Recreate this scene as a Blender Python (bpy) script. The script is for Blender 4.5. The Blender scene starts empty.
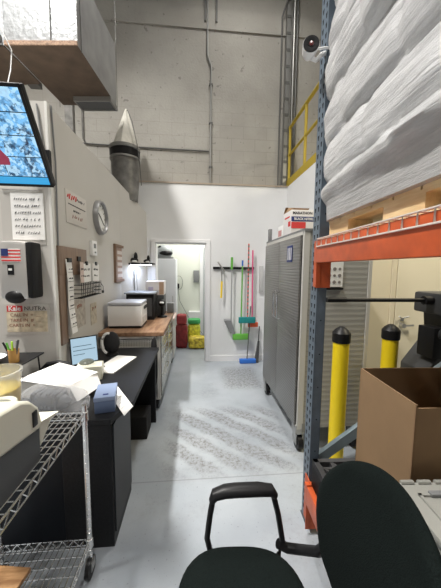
import bpy, bmesh, math, random
from mathutils import Vector, Matrix, Euler
random.seed(7)
PI = math.pi
SC = bpy.context.scene
COL = SC.collection
R = math.radians

# ------------------------------------------------------------------ materials
MATS = {}
def mat(name, col, rough=0.6, metal=0.0, var=0.0, vscale=8.0, bump=0.0, bscale=60.0, emit=None, es=0.0, alpha=1.0, coat=0.0):
    if name in MATS: return MATS[name]
    m = bpy.data.materials.new(name); m.use_nodes = True
    nt = m.node_tree; n = nt.nodes; l = nt.links
    b = n['Principled BSDF']
    b.inputs['Base Color'].default_value = (*col, 1)
    b.inputs['Roughness'].default_value = rough
    b.inputs['Metallic'].default_value = metal
    b.inputs['Coat Weight'].default_value = coat
    if max(col) < .03 and metal == 0 and not emit: b.inputs['Specular IOR Level'].default_value = .22
    if alpha < 1: b.inputs['Alpha'].default_value = alpha
    if emit:
        b.inputs['Emission Color'].default_value = (*emit, 1); b.inputs['Emission Strength'].default_value = es
    tc = n.new('ShaderNodeTexCoord')
    nz = n.new('ShaderNodeTexNoise'); nz.inputs['Scale'].default_value = vscale; nz.inputs['Detail'].default_value = 6
    l.new(tc.outputs['Object'], nz.inputs['Vector'])
    if var > 0:
        r = n.new('ShaderNodeValToRGB')
        r.color_ramp.elements[0].position = .3; r.color_ramp.elements[1].position = .7
        r.color_ramp.elements[0].color = (*[max(0, c*(1-var)) for c in col], 1)
        r.color_ramp.elements[1].color = (*[min(1, c*(1+var)) for c in col], 1)
        l.new(nz.outputs['Fac'], r.inputs['Fac']); l.new(r.outputs['Color'], b.inputs['Base Color'])
    if bump > 0:
        nb = n.new('ShaderNodeTexNoise'); nb.inputs['Scale'].default_value = bscale; nb.inputs['Detail'].default_value = 4
        l.new(tc.outputs['Object'], nb.inputs['Vector'])
        bp = n.new('ShaderNodeBump'); bp.inputs['Strength'].default_value = bump; bp.inputs['Distance'].default_value = .01
        l.new(nb.outputs['Fac'], bp.inputs['Height']); l.new(bp.outputs['Normal'], b.inputs['Normal'])
    MATS[name] = m
    return m

def math_node(nt, op, a, b=None, c=None, clamp=False):
    m = nt.nodes.new('ShaderNodeMath'); m.operation = op; m.use_clamp = clamp
    for i, v in enumerate((a, b, c)):
        if v is None: continue
        if isinstance(v, (int, float)): m.inputs[i].default_value = v
        else: nt.links.new(v, m.inputs[i])
    return m.outputs[0]
def sstep(nt, v, lo, hi):
    m = nt.nodes.new('ShaderNodeMapRange'); m.interpolation_type = 'SMOOTHSTEP'
    nt.links.new(v, m.inputs[0]); m.inputs[1].default_value = lo; m.inputs[2].default_value = hi
    return m.outputs[0]
def mixc(nt, f, a, b):
    m = nt.nodes.new('ShaderNodeMix'); m.data_type = 'RGBA'
    if isinstance(f, (int, float)): m.inputs[0].default_value = f
    else: nt.links.new(f, m.inputs[0])
    for i, v in ((6, a), (7, b)):
        if isinstance(v, tuple): m.inputs[i].default_value = (*v, 1)
        else: nt.links.new(v, m.inputs[i])
    return m.outputs[2]
def noise(nt, vec, s, d=4, rough=.5):
    n = nt.nodes.new('ShaderNodeTexNoise'); n.inputs['Scale'].default_value = s; n.inputs['Detail'].default_value = d
    n.inputs['Roughness'].default_value = rough
    nt.links.new(vec, n.inputs['Vector']); return n.outputs['Fac']

def floor_mat():
    m = mat('painted_concrete_floor', (.5, .53, .57), .35)
    nt = m.node_tree; b = nt.nodes['Principled BSDF']
    tc = nt.nodes.new('ShaderNodeTexCoord'); v = tc.outputs['Object']
    sp = nt.nodes.new('ShaderNodeSeparateXYZ'); nt.links.new(v, sp.inputs[0])
    x, y = sp.outputs[0], sp.outputs[1]
    base = mixc(nt, sstep(nt, noise(nt, v, 1.6, 6), .35, .68), (.30, .33, .365), (.38, .41, .445))
    fine = sstep(nt, noise(nt, v, 30, 9, .8), .44, .62)
    # worn walk zone with diagonal cleaner stripes
    rx = math_node(nt, 'MULTIPLY', sstep(nt, x, -.38, -.12), math_node(nt, 'SUBTRACT', 1, sstep(nt, x, .75, 1.0)))
    ry = math_node(nt, 'MULTIPLY', sstep(nt, y, 1.85, 2.1), math_node(nt, 'SUBTRACT', 1, sstep(nt, y, 2.85, 3.1)))
    zone = math_node(nt, 'MULTIPLY', rx, ry)
    d = math_node(nt, 'ADD', math_node(nt, 'MULTIPLY', x, .93), y)
    d = math_node(nt, 'ADD', d, math_node(nt, 'MULTIPLY', noise(nt, v, 2.5, 3), .12))
    st = math_node(nt, 'SINE', math_node(nt, 'MULTIPLY', d, 21.0))
    stripe = sstep(nt, math_node(nt, 'ADD', math_node(nt, 'MULTIPLY', st, .8), math_node(nt, 'MULTIPLY', noise(nt, v, 4, 6, .6), 2.6)), .35, 1.5)
    zone = math_node(nt, 'MULTIPLY', zone, stripe)
    rx2 = math_node(nt, 'MULTIPLY', sstep(nt, x, .3, .5), math_node(nt, 'SUBTRACT', 1, sstep(nt, x, .85, 1.0)))
    ry2 = math_node(nt, 'MULTIPLY', sstep(nt, y, 3.35, 3.6), math_node(nt, 'SUBTRACT', 1, sstep(nt, y, 4.1, 4.4)))
    zone = math_node(nt, 'MAXIMUM', zone, math_node(nt, 'MULTIPLY', rx2, ry2))
    gen = math_node(nt, 'MULTIPLY', sstep(nt, noise(nt, v, 2.3, 6, .6), .45, .75), .5)
    zone = math_node(nt, 'MAXIMUM', zone, gen)
    f = math_node(nt, 'MULTIPLY', zone, math_node(nt, 'ADD', math_node(nt, 'MULTIPLY', fine, .62), .24))
    c = mixc(nt, f, base, (.13, .125, .12))
    specks = math_node(nt, 'MULTIPLY', sstep(nt, noise(nt, v, 70, 2, .6), .66, .72), .5)
    c = mixc(nt, specks, c, (.12, .11, .10))
    # saw-cut joint across the aisle
    j = math_node(nt, 'ABSOLUTE', math_node(nt, 'SUBTRACT', y, 1.94))
    jf = math_node(nt, 'MULTIPLY', math_node(nt, 'SUBTRACT', 1, sstep(nt, j, .002, .007)), .6)
    c = mixc(nt, jf, c, (.17, .17, .17))
    nt.links.new(c, b.inputs['Base Color'])
    rr = math_node(nt, 'ADD', .32, math_node(nt, 'MULTIPLY', f, .5)); nt.links.new(rr, b.inputs['Roughness'])
    bp = nt.nodes.new('ShaderNodeBump'); bp.inputs['Strength'].default_value = .15; bp.inputs['Distance'].default_value = .003
    nt.links.new(noise(nt, v, 45, 6), bp.inputs['Height']); nt.links.new(bp.outputs[0], b.inputs['Normal'])
    return m

def block_mat():
    m = mat('painted_block_wall', (.4, .39, .37), .85)
    nt = m.node_tree; b = nt.nodes['Principled BSDF']
    tc = nt.nodes.new('ShaderNodeTexCoord'); v = tc.outputs['Object']
    sp = nt.nodes.new('ShaderNodeSeparateXYZ'); nt.links.new(v, sp.inputs[0])
    cb = nt.nodes.new('ShaderNodeCombineXYZ'); nt.links.new(sp.outputs[0], cb.inputs[0]); nt.links.new(sp.outputs[2], cb.inputs[1])
    bk = nt.nodes.new('ShaderNodeTexBrick'); nt.links.new(cb.outputs[0], bk.inputs['Vector'])
    bk.inputs['Scale'].default_value = 1; bk.inputs['Brick Width'].default_value = .4; bk.inputs['Row Height'].default_value = .2
    bk.inputs['Mortar Size'].default_value = .006; bk.inputs['Mortar Smooth'].default_value = .6
    bk.inputs['Color1'].default_value = (1, 1, 1, 1); bk.inputs['Color2'].default_value = (.9, .9, .9, 1); bk.inputs['Mortar'].default_value = (.62, .62, .62, 1)
    vis = math_node(nt, 'SUBTRACT', 1, sstep(nt, math_node(nt, 'ADD', sp.outputs[2], math_node(nt, 'MULTIPLY', noise(nt, v, 2, 3), .5)), 3.9, 5.0))
    vis = math_node(nt, 'ADD', math_node(nt, 'MULTIPLY', vis, .42), .05)
    base = mixc(nt, sstep(nt, noise(nt, v, 1.2, 6), .3, .7), (.33, .315, .285), (.41, .395, .36))
    st = mixc(nt, math_node(nt, 'MULTIPLY', sstep(nt, noise(nt, v, 14, 8, .7), .55, .7), .35), base, (.27, .255, .235))
    pits = math_node(nt, 'MULTIPLY', sstep(nt, noise(nt, v, 11, 2, .5), .70, .73), .6)
    st = mixc(nt, pits, st, (.16, .15, .14))
    mul = nt.nodes.new('ShaderNodeMix'); mul.data_type = 'RGBA'; mul.blend_type = 'MULTIPLY'
    nt.links.new(vis, mul.inputs[0]); nt.links.new(st, mul.inputs[6]); nt.links.new(bk.outputs['Color'], mul.inputs[7])
    nt.links.new(mul.outputs[2], b.inputs['Base Color'])
    bp = nt.nodes.new('ShaderNodeBump'); bp.inputs['Strength'].default_value = .35; bp.inputs['Distance'].default_value = .01
    h = math_node(nt, 'ADD', math_node(nt, 'MULTIPLY', math_node(nt, 'MULTIPLY', bk.outputs['Fac'], vis), -.8), noise(nt, v, 30, 5)); nt.links.new(h, bp.inputs['Height'])
    nt.links.new(bp.outputs[0], b.inputs['Normal'])
    return m

def wood_mat(name, c1, c2, axis=1, scale=1.0, rough=.5):
    m = mat(name, c1, rough); nt = m.node_tree; b = nt.nodes['Principled BSDF']
    tc = nt.nodes.new('ShaderNodeTexCoord'); mp = nt.nodes.new('ShaderNodeMapping'); nt.links.new(tc.outputs['Object'], mp.inputs[0])
    s = [14*scale]*3; s[axis] = 1.6*scale; mp.inputs['Scale'].default_value = s
    f = sstep(nt, noise(nt, mp.outputs[0], 2.2, 8, .65), .35, .65)
    nt.links.new(mixc(nt, f, c1, c2), b.inputs['Base Color'])
    return m

def rib_mat(name, col, per=.03, rough=.35, metal=.8, var=.15, strength=.8):
    # horizontal pressed ribs in sheet steel
    m = mat(name, col, rough, metal); nt = m.node_tree; b = nt.nodes['Principled BSDF']
    tc = nt.nodes.new('ShaderNodeTexCoord'); sp = nt.nodes.new('ShaderNodeSeparateXYZ'); nt.links.new(tc.outputs['Object'], sp.inputs[0])
    s = math_node(nt, 'SINE', math_node(nt, 'MULTIPLY', sp.outputs[2], 2*PI/per))
    bp = nt.nodes.new('ShaderNodeBump'); bp.inputs['Strength'].default_value = strength; bp.inputs['Distance'].default_value = .004
    nt.links.new(s, bp.inputs['Height']); nt.links.new(bp.outputs[0], b.inputs['Normal'])
    dk = math_node(nt, 'MULTIPLY', sstep(nt, s, .35, .95), .2)
    nt.links.new(mixc(nt, dk, col, tuple(c*.35 for c in col)), b.inputs['Base Color'])
    return m

def film_mat():
    m = mat('stretch_wrap', (.8, .8, .81), .28, coat=.4); nt = m.node_tree; b = nt.nodes['Principled BSDF']
    tc = nt.nodes.new('ShaderNodeTexCoord'); v = tc.outputs['Object']
    mp = nt.nodes.new('ShaderNodeMapping'); nt.links.new(v, mp.inputs[0]); mp.inputs['Rotation'].default_value = (R(14), 0, 0); mp.inputs['Scale'].default_value = (3, 1.3, 7)
    f1 = noise(nt, mp.outputs[0], 3, 8, .7)
    mp2 = nt.nodes.new('ShaderNodeMapping'); nt.links.new(v, mp2.inputs[0]); mp2.inputs['Rotation'].default_value = (R(-6), 0, 0); mp2.inputs['Scale'].default_value = (6, .6, 30)
    f2 = noise(nt, mp2.outputs[0], 3, 5, .6)
    c = mixc(nt, sstep(nt, f1, .35, .7), (.56, .56, .57), (.73, .73, .74))
    c = mixc(nt, math_node(nt, 'MULTIPLY', sstep(nt, f2, .58, .72), .45), c, (.9, .9, .91))
    c = mixc(nt, math_node(nt, 'MULTIPLY', sstep(nt, f2, .45, .33), .0), c, (.4, .4, .4))
    nt.links.new(c, b.inputs['Base Color'])
    h = math_node(nt, 'ADD', math_node(nt, 'MULTIPLY', f1, 1.0), math_node(nt, 'MULTIPLY', f2, .55))
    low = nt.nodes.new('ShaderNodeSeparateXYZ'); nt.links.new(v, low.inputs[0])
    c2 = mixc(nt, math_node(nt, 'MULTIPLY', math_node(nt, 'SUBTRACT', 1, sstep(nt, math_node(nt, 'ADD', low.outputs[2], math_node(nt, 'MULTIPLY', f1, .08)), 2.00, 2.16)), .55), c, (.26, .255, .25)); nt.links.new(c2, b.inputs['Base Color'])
    bp = nt.nodes.new('ShaderNodeBump'); bp.inputs['Strength'].default_value = .8; bp.inputs['Distance'].default_value = .016
    nt.links.new(h, bp.inputs['Height']); nt.links.new(bp.outputs[0], b.inputs['Normal'])
    return m

def cctv_mat():
    m = mat('security_monitor_picture', (.02, .02, .02), .3); nt = m.node_tree; b = nt.nodes['Principled BSDF']
    tc = nt.nodes.new('ShaderNodeTexCoord'); v = tc.outputs['Object']
    vo = nt.nodes.new('ShaderNodeTexVoronoi'); vo.inputs['Scale'].default_value = 75; nt.links.new(v, vo.inputs['Vector'])
    sp = nt.nodes.new('ShaderNodeSeparateColor'); nt.links.new(vo.outputs['Color'], sp.inputs[0])
    f = noise(nt, v, 18, 6, .7)
    c = mixc(nt, sstep(nt, f, .36, .58), (.02, .05, .10), (.20, .52, .90))
    c = mixc(nt, math_node(nt, 'MULTIPLY', sstep(nt, sp.outputs[0], .5, .7), .75), c, (.50, .78, 1.0))
    c = mixc(nt, math_node(nt, 'MULTIPLY', sstep(nt, noise(nt, v, 30, 5, .8), .56, .62), .95), c, (.02, .03, .06))
    nt.links.new(c, b.inputs['Emission Color']); b.inputs['Emission Strength'].default_value = .9
    return m

def fabric_mat(name, col, sc=260, var=.5):
    m = mat(name, col, .9); nt = m.node_tree; b = nt.nodes['Principled BSDF']
    tc = nt.nodes.new('ShaderNodeTexCoord'); v = tc.outputs['Object']
    vo = nt.nodes.new('ShaderNodeTexVoronoi'); vo.inputs['Scale'].default_value = sc; nt.links.new(v, vo.inputs['Vector'])
    nt.links.new(mixc(nt, vo.outputs['Distance'], tuple(c*(1+var) for c in col), tuple(c*(1-var) for c in col)), b.inputs['Base Color'])
    bp = nt.nodes.new('ShaderNodeBump'); bp.inputs['Strength'].default_value = .5; bp.inputs['Distance'].default_value = .002
    nt.links.new(vo.outputs['Distance'], bp.inputs['Height']); nt.links.new(bp.outputs[0], b.inputs['Normal'])
    b.inputs['Specular IOR Level'].default_value = .12
    return m

def stripe_mat(name, c1, c2, per=.12):
    m = mat(name, c1, .5); nt = m.node_tree; b = nt.nodes['Principled BSDF']
    tc = nt.nodes.new('ShaderNodeTexCoord'); sp = nt.nodes.new('ShaderNodeSeparateXYZ'); nt.links.new(tc.outputs['Object'], sp.inputs[0])
    s = math_node(nt, 'SINE', math_node(nt, 'MULTIPLY', sp.outputs[2], 2*PI/per))
    nt.links.new(mixc(nt, sstep(nt, s, -.1, .1), c1, c2), b.inputs['Base Color'])
    return m

FLOOR = floor_mat(); BLOCK = block_mat()
WHITEWALL = mat('white_painted_drywall', (.74, .745, .75), .7, var=.03, vscale=2, bump=.06, bscale=40)
GREYWALL = mat('warm_grey_painted_wall', (.53, .51, .475), .75, var=.03, vscale=1.5, bump=.05, bscale=50)
BEIGE = mat('cream_painted_wall', (.72, .65, .50), .7, var=.03, vscale=2)
TRIM = mat('white_gloss_trim', (.78, .78, .79), .4)
DARKSTEEL = mat('dark_roof_steel', (.12, .11, .10), .7)
WOOD = wood_mat('oiled_wood_worktop', (.17, .085, .045), (.30, .18, .105), 1)
PINE = wood_mat('pallet_pine', (.72, .54, .28), (.88, .72, .44), 1)
PINE2 = wood_mat('brown_board', (.30, .15, .06), (.52, .30, .14), 0)
BROWN = wood_mat('brown_clipboard', (.17, .11, .075), (.24, .16, .11), 2)
RIBS = rib_mat('ribbed_steel_door', (.30, .295, .285), .026, .36, .85, strength=.35)
RIBSIDE = rib_mat('ribbed_steel_side', (.38, .375, .35), .045, .5, .1, strength=.12)
STEEL = mat('brushed_steel', (.48, .48, .47), .35, .9, var=.1, vscale=20)
FRAMEGREY = mat('light_grey_powdercoat', (.56, .55, .52), .5)
CHROME = mat('chrome', (.75, .75, .76), .15, 1.0)
WIRE = mat('chrome_wire', (.72, .72, .71), .25, .95)
BLACK = mat('black_plastic', (.012, .012, .013), .4)
BLACKM = mat('black_matte', (.015, .015, .016), .75)
DESKB = mat('black_laminate_desk', (.010, .0105, .012), .45, var=.35, vscale=90)
DARKGREY = mat('dark_grey_plastic', (.055, .057, .06), .5)
MIDGREY = mat('mid_grey_plastic', (.20, .205, .21), .5)
CREAM = mat('cream_plastic', (.70, .69, .58), .4)
WHITEP = mat('white_plastic', (.78, .78, .78), .35)
PAPER = mat('white_paper', (.80, .79, .77), .8)
OLDPAPER = mat('yellowed_paper', (.60, .52, .38), .8, var=.25, vscale=22)
INK = mat('black_ink', (.03, .03, .035), .8)
FADEINK = mat('faded_brown_ink', (.30, .12, .09), .8)
REDINK = mat('red_ink', (.55, .03, .03), .7)
RACKBLUE = mat('blue_grey_rack_paint', (.115, .15, .19), .45, var=.15, vscale=12)
BRACEBLUE = mat('pale_blue_brace_paint', (.32, .41, .47), .45, var=.1, vscale=12)
ORANGE = mat('orange_beam_paint', (.50, .085, .022), .45, var=.18, vscale=14)
HOLE = mat('punched_hole_dark', (.008, .008, .009), .9)
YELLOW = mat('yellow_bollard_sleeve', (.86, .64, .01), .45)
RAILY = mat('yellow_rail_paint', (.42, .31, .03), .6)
FOIL = mat('foil_duct_insulation', (.62, .64, .66), .35, .45, var=.2, vscale=16, bump=.8, bscale=24)
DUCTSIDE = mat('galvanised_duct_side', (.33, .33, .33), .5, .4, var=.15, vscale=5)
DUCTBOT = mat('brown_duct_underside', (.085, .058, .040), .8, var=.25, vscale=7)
GALV = mat('galvanised_conduit', (.28, .28, .27), .45, .6)
GALVD = mat('dark_conduit', (.12, .12, .115), .6, .3)
CARD = mat('brown_cardboard', (.27, .17, .09), .85, var=.08, vscale=5)
CARDD = mat('cardboard_edge', (.25, .15, .08), .9)
FABRIC = fabric_mat('black_green_chair_fabric', (.0045, .0075, .007))
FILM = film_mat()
TOTE = mat('pale_grey_tote_plastic', (.31, .31, .285), .5, bump=.1, bscale=120)
CANVAS = mat('off_white_canvas', (.62, .60, .54), .9, var=.15, vscale=10, bump=.5, bscale=14)
DRUM = mat('dull_grey_metal', (.20, .195, .185), .5, .4, var=.35, vscale=9)
GREEN = mat('green_handle', (.13, .42, .06), .5)
TEAL = mat('teal_bristles', (.01, .22, .22), .8)
PINK = mat('pink_pole', (.75, .10, .25), .5)
BLUEB = mat('blue_bristles', (.03, .15, .55), .8)
REDO = mat('red_orange_bristles', (.75, .13, .05), .8)
YELB = mat('yellow_plastic', (.85, .62, .03), .5)
CANDY = stripe_mat('striped_pole', (.70, .12, .10), (.12, .13, .10), .07)
GREYPOLE = mat('grey_pole', (.35, .36, .36), .5)
NAVY = mat('slate_blue_plastic', (.10, .14, .24), .4)
NAVYL = mat('slate_blue_lid', (.22, .28, .42), .35)
BLUEP = mat('dark_blue_print', (.02, .035, .16), .6)
REDP = mat('red_print', (.60, .04, .04), .6)
SCREEN = mat('laptop_screen', (.02, .02, .02), .3, emit=(.55, .78, .95), es=.6)
CCTV = cctv_mat()
TASKBAR = mat('screen_blue_bar', (.02, .02, .02), .3, emit=(.03, .42, .85), es=.7)
MAROON = mat('screen_maroon_shape', (.05, .01, .02), .4, emit=(.22, .02, .05), es=1)
GLASS = mat('clear_bag_film', (.85, .86, .88), .12, alpha=.28, bump=1.0, bscale=30)
TUB = mat('milky_tub_plastic', (.85, .85, .82), .3, alpha=.4)
LED = mat('lamp_led', (1, 1, 1), .5, emit=(.75, .85, 1.0), es=12)
HIBAY = mat('lamp_diffuser', (1, 1, 1), .5, emit=(1, .97, .92), es=6)

# ------------------------------------------------------------------ mesh builder
class B:
    def __init__(s): s.bm = bmesh.new(); s.mi = 0; s.M = Matrix()
    def _fin(s, faces):
        for f in faces: f.material_index = s.mi
    def box(s, a, b, bev=0):
        a = Vector(a); b = Vector(b)
        return s.cbox((a+b)/2, (abs(b.x-a.x), abs(b.y-a.y), abs(b.z-a.z)), bev=bev)
    def cbox(s, c, size, rot=(0, 0, 0), bev=0):
        m = s.M @ Matrix.Translation(c) @ Euler(rot).to_matrix().to_4x4() @ Matrix.Diagonal((*size, 1))
        t = bmesh.new(); bmesh.ops.create_cube(t, size=1, matrix=m)
        if bev: bmesh.ops.bevel(t, geom=list(t.edges), offset=bev, segments=2, profile=.6, affect='EDGES', clamp_overlap=True)
        s._merge(t); return s
    def _merge(s, t):
        vs = {}
        for v in t.verts: vs[v] = s.bm.verts.new(v.co)
        for f in t.faces:
            try: nf = s.bm.faces.new([vs[v] for v in f.verts]); nf.material_index = s.mi
            except ValueError: pass
        t.free()
    def cyl(s, p0, p1, r, r2=None, seg=12, cap=True):
        p0 = Vector(p0); p1 = Vector(p1); r2 = r if r2 is None else r2
        d = p1-p0; q = Vector((0, 0, 1)).rotation_difference(d.normalized()).to_matrix()
        r0v, r1v = [], []
        for i in range(seg):
            a = 2*PI*i/seg; o = Vector((math.cos(a), math.sin(a), 0))
            r0v.append(s.bm.verts.new(s.M @ (p0+q@(o*r)))); r1v.append(s.bm.verts.new(s.M @ (p1+q@(o*r2))))
        fs = [s.bm.faces.new((r0v[i], r0v[(i+1) % seg], r1v[(i+1) % seg], r1v[i])) for i in range(seg)]
        if cap: fs += [s.bm.faces.new(r0v[::-1]), s.bm.faces.new(r1v)]
        s._fin(fs); return s
    def tube(s, pts, r, seg=8, closed=False, flat=1.0):
        pts = [Vector(p) for p in pts]; n = len(pts); rings = []
        up = Vector((0, 0, 1))
        for i, p in enumerate(pts):
            if closed: t = (pts[(i+1) % n]-pts[i-1])
            else: t = pts[min(i+1, n-1)]-pts[max(i-1, 0)]
            t.normalize(); u = up if abs(t.dot(up)) < .95 else Vector((1, 0, 0))
            a = t.cross(u).normalized(); b = a.cross(t).normalized()
            rr = r[i] if isinstance(r, (list, tuple)) else r
            rings.append([s.bm.verts.new(s.M @ (p+a*math.cos(2*PI*k/seg)*rr+b*math.sin(2*PI*k/seg)*rr*flat)) for k in range(seg)])
        fs = []
        for i in range(n if closed else n-1):
            A = rings[i]; C = rings[(i+1) % n]
            for k in range(seg):
                try: fs.append(s.bm.faces.new((A[k], A[(k+1) % seg], C[(k+1) % seg], C[k])))
                except ValueError: pass
        if not closed: fs += [s.bm.faces.new(rings[0][::-1]), s.bm.faces.new(rings[-1])]
        s._fin(fs); return s
    def lathe(s, c, prof, seg=24, sx=1, sy=1):
        c = Vector(c); rings = []
        for (r, z) in prof:
            rings.append([s.bm.verts.new(s.M @ (c+Vector((r*sx*math.cos(2*PI*k/seg), r*sy*math.sin(2*PI*k/seg), z)))) for k in range(seg)])
        fs = []
        for A, C in zip(rings, rings[1:]):
            for k in range(seg): fs.append(s.bm.faces.new((A[k], A[(k+1) % seg], C[(k+1) % seg], C[k])))
        if prof[0][0] > 1e-4: fs.append(s.bm.faces.new(rings[0][::-1]))
        if prof[-1][0] > 1e-4: fs.append(s.bm.faces.new(rings[-1]))
        s._fin(fs); return s
    def prism(s, poly, d0, d1, axis='y'):
        f = {'y': lambda u, v, d: (u, d, v), 'x': lambda u, v, d: (d, u, v), 'z': lambda u, v, d: (u, v, d)}[axis]
        a = [s.bm.verts.new(s.M @ Vector(f(u, v, d0))) for u, v in poly]; b = [s.bm.verts.new(s.M @ Vector(f(u, v, d1))) for u, v in poly]
        n = len(poly); fs = [s.bm.faces.new((a[i], a[(i+1) % n], b[(i+1) % n], b[i])) for i in range(n)]
        fs += [s.bm.faces.new(a[::-1]), s.bm.faces.new(b)]; s._fin(fs); return s
    def hexa(s, lo, hi):
        a = [s.bm.verts.new(s.M @ Vector(p)) for p in lo]; b = [s.bm.verts.new(s.M @ Vector(p)) for p in hi]; n = len(a)
        fs = [s.bm.faces.new((a[i], a[(i+1) % n], b[(i+1) % n], b[i])) for i in range(n)]
        fs += [s.bm.faces.new(a[::-1]), s.bm.faces.new(b)]; s._fin(fs); return s
    def blob(s, c, r, sub=3, jit=0, p=2.0):
        t = bmesh.new(); bmesh.ops.create_icosphere(t, subdivisions=sub, radius=1)
        for v in t.verts:
            w = v.co.copy(); k = 1+random.uniform(-jit, jit)
            if p != 2.0:
                L = (abs(w.x)**p+abs(w.y)**p+abs(w.z)**p)**(1/p); w /= L
            v.co = s.M @ (Vector(c)+Vector((w.x*r[0], w.y*r[1], w.z*r[2]))*k)
        s._merge(t); return s
    def obj(s, name, mats, parent=None, bevel=0, sub=0, smooth=True, label=None, loc=None, kind=None):
        bm = s.bm
        bmesh.ops.recalc_face_normals(bm, faces=bm.faces)
        if smooth:
            for f in bm.faces: f.smooth = True
            for e in bm.edges:
                if len(e.link_faces) == 2 and e.calc_face_angle(0) > R(38): e.smooth = False
        me = bpy.data.meshes.new(name)
        off = Vector(loc) if loc is not None else None
        if off is not None: bmesh.ops.translate(bm, verts=bm.verts, vec=-off)
        bm.to_mesh(me); bm.free()
        for m in (mats if isinstance(mats, (list, tuple)) else [mats]): me.materials.append(m)
        o = bpy.data.objects.new(name, me); COL.objects.link(o)
        if off is not None: o.location = off
        if parent: o.parent = parent
        if bevel:
            md = o.modifiers.new('bevel', 'BEVEL'); md.width = bevel; md.segments = 2; md.limit_method = 'ANGLE'
        if sub:
            md = o.modifiers.new('sub', 'SUBSURF'); md.levels = sub; md.render_levels = sub
        if label: o['label'] = label
        if kind: o['kind'] = kind
        return o

def tag(o, label, cat, group=None, kind=None):
    o['label'] = label; o['category'] = cat
    if group: o['group'] = group
    if kind: o['kind'] = kind
    return o
def thing(name, label, cat, loc=(0, 0, 0), rz=0, group=None):
    o = bpy.data.objects.new(name, None); COL.objects.link(o); o.empty_display_size = .05
    o.location = loc; o.rotation_euler = (0, 0, rz)
    return tag(o, label, cat, group)
def struct(name, b, m, parent=None, **k):
    return b.obj(name, m, parent, kind=None if parent else 'structure', **k)
def copy_tree(o, parent=None):
    c = o.copy(); COL.objects.link(c)
    if parent: c.parent = parent
    for ch in list(o.children): copy_tree(ch, c)
    return c
def text(name, body, size, m, parent, loc, rot, sx=1.0, ext=.0006, bold=0):
    cu = bpy.data.curves.new(name, 'FONT'); cu.body = body; cu.size = size; cu.extrude = ext; cu.offset = bold
    cu.align_x = 'CENTER'; cu.align_y = 'CENTER'; cu.resolution_u = 2
    t = bpy.data.objects.new(name+'_tmp', cu); COL.objects.link(t)
    bpy.context.view_layer.update()
    me = bpy.data.meshes.new_from_object(t.evaluated_get(bpy.context.evaluated_depsgraph_get()))
    bpy.data.objects.remove(t)
    me.materials.clear(); me.materials.append(m)
    o = bpy.data.objects.new(name, me); COL.objects.link(o); o.parent = parent
    o.location = loc; o.rotation_euler = rot; o.scale = (sx, 1, 1)
    return o
def scribble(b, x0, x1, z, h, f, seed=0, words=3, th=.004):
    # short pen strokes standing in for handwriting; f maps (u, v) to a point and the stroke is a thin box
    rnd = random.Random(seed); u = x0
    while u < x1:
        w = rnd.uniform(.5, 1.0)*h
        a = f(u, z-h/2+rnd.uniform(0, h*.3)); c = f(u+w*.55, z+h/2-rnd.uniform(0, h*.3))
        b.cyl(a, c, th/2, seg=4)
        if rnd.random() < .6:
            b.cyl(f(u, z+rnd.uniform(-.3, .3)*h), f(u+w*.6, z+rnd.uniform(-.3, .3)*h), th/2, seg=4)
        u += w*(1.0 if rnd.random() < .8 else 1.9)

# ------------------------------------------------------------------ setting
W = -1.06; NY = 2.14; DY = 4.57
struct('floor', B().box((-6, -5, -.1), (6.2, 7.2, 0)), FLOOR)
struct('ceiling', B().box((-6, -5, 7.3), (6.2, 5.0, 7.4)), DARKSTEEL)
struct('wall_far', B().box((-6, 4.76, 2.93), (6.2, 4.96, 7.3)).box((-6, 4.76, 0), (-.95, 4.96, 2.93)), BLOCK)
struct('wall_west', B().box((-6.1, -5, 0), (-6, 4.96, 7.3)), BLOCK)
struct('wall_east', B().box((6.2, -5, 0), (6.3, 4.96, 7.3)), BLOCK)
struct('wall_rear', B().box((-6, -5.1, 0), (6.2, -5, 7.3)), BLOCK)
# left office block with its chamfered far end
b = B(); b.box((-4.0, NY, 0), (W, 3.95, 2.785))
b.box((-4.0, 3.95, 0), (W, DY, .96))
b.hexa([(-4.0, 3.95, .96), (W, 3.95, .96), (-.80, 4.5, .96), (-.80, DY, .96), (-4.0, DY, .96)], [(-4.0, 3.95, 2.785), (W, 3.95, 2.785), (-.80, 4.5, 2.50), (-.80, DY, 2.50), (-4.0, DY, 2.785)])
struct('wall_left', b, GREYWALL)
struct('trim_1', B().box((W-.012, NY-.006, .79), (W+.006, NY+.03, 2.785)), mat('corner_bead_white', (.66, .65, .62), .6))
# white wall with doorway
b = B(); b.box((-.94, DY, 0), (-.67, 4.75, 2.985)).box((.165, DY, 0), (1.53, 4.75, 2.985)).box((-.67, DY, 2.03), (.165, 4.75, 2.985))
struct('wall_front', b, WHITEWALL)
struct('trim_2', B().box((-.95, DY-.012, 2.975), (1.54, 4.76, 3.0)), mat('tan_wall_cap', (.36, .30, .24), .8))
b = B(); b.box((-.735, DY-.022, 0), (-.67, DY+.0, 2.03)).box((.165, DY-.022, 0), (.24, DY, 2.03)).box((-.735, DY-.022, 2.03), (.24, DY, 2.085))
b.box((-.67, DY, 0), (-.655, 4.75, 2.03)).box((.15, DY, 0), (.165, 4.75, 2.03)).box((-.67, DY, 2.015), (.165, 4.75, 2.03))
struct('trim_3', b, TRIM, bevel=.004)
struct('baseboard_front', B().box((.24, DY-.014, 0), (1.53, DY, .10)), TRIM)
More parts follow.
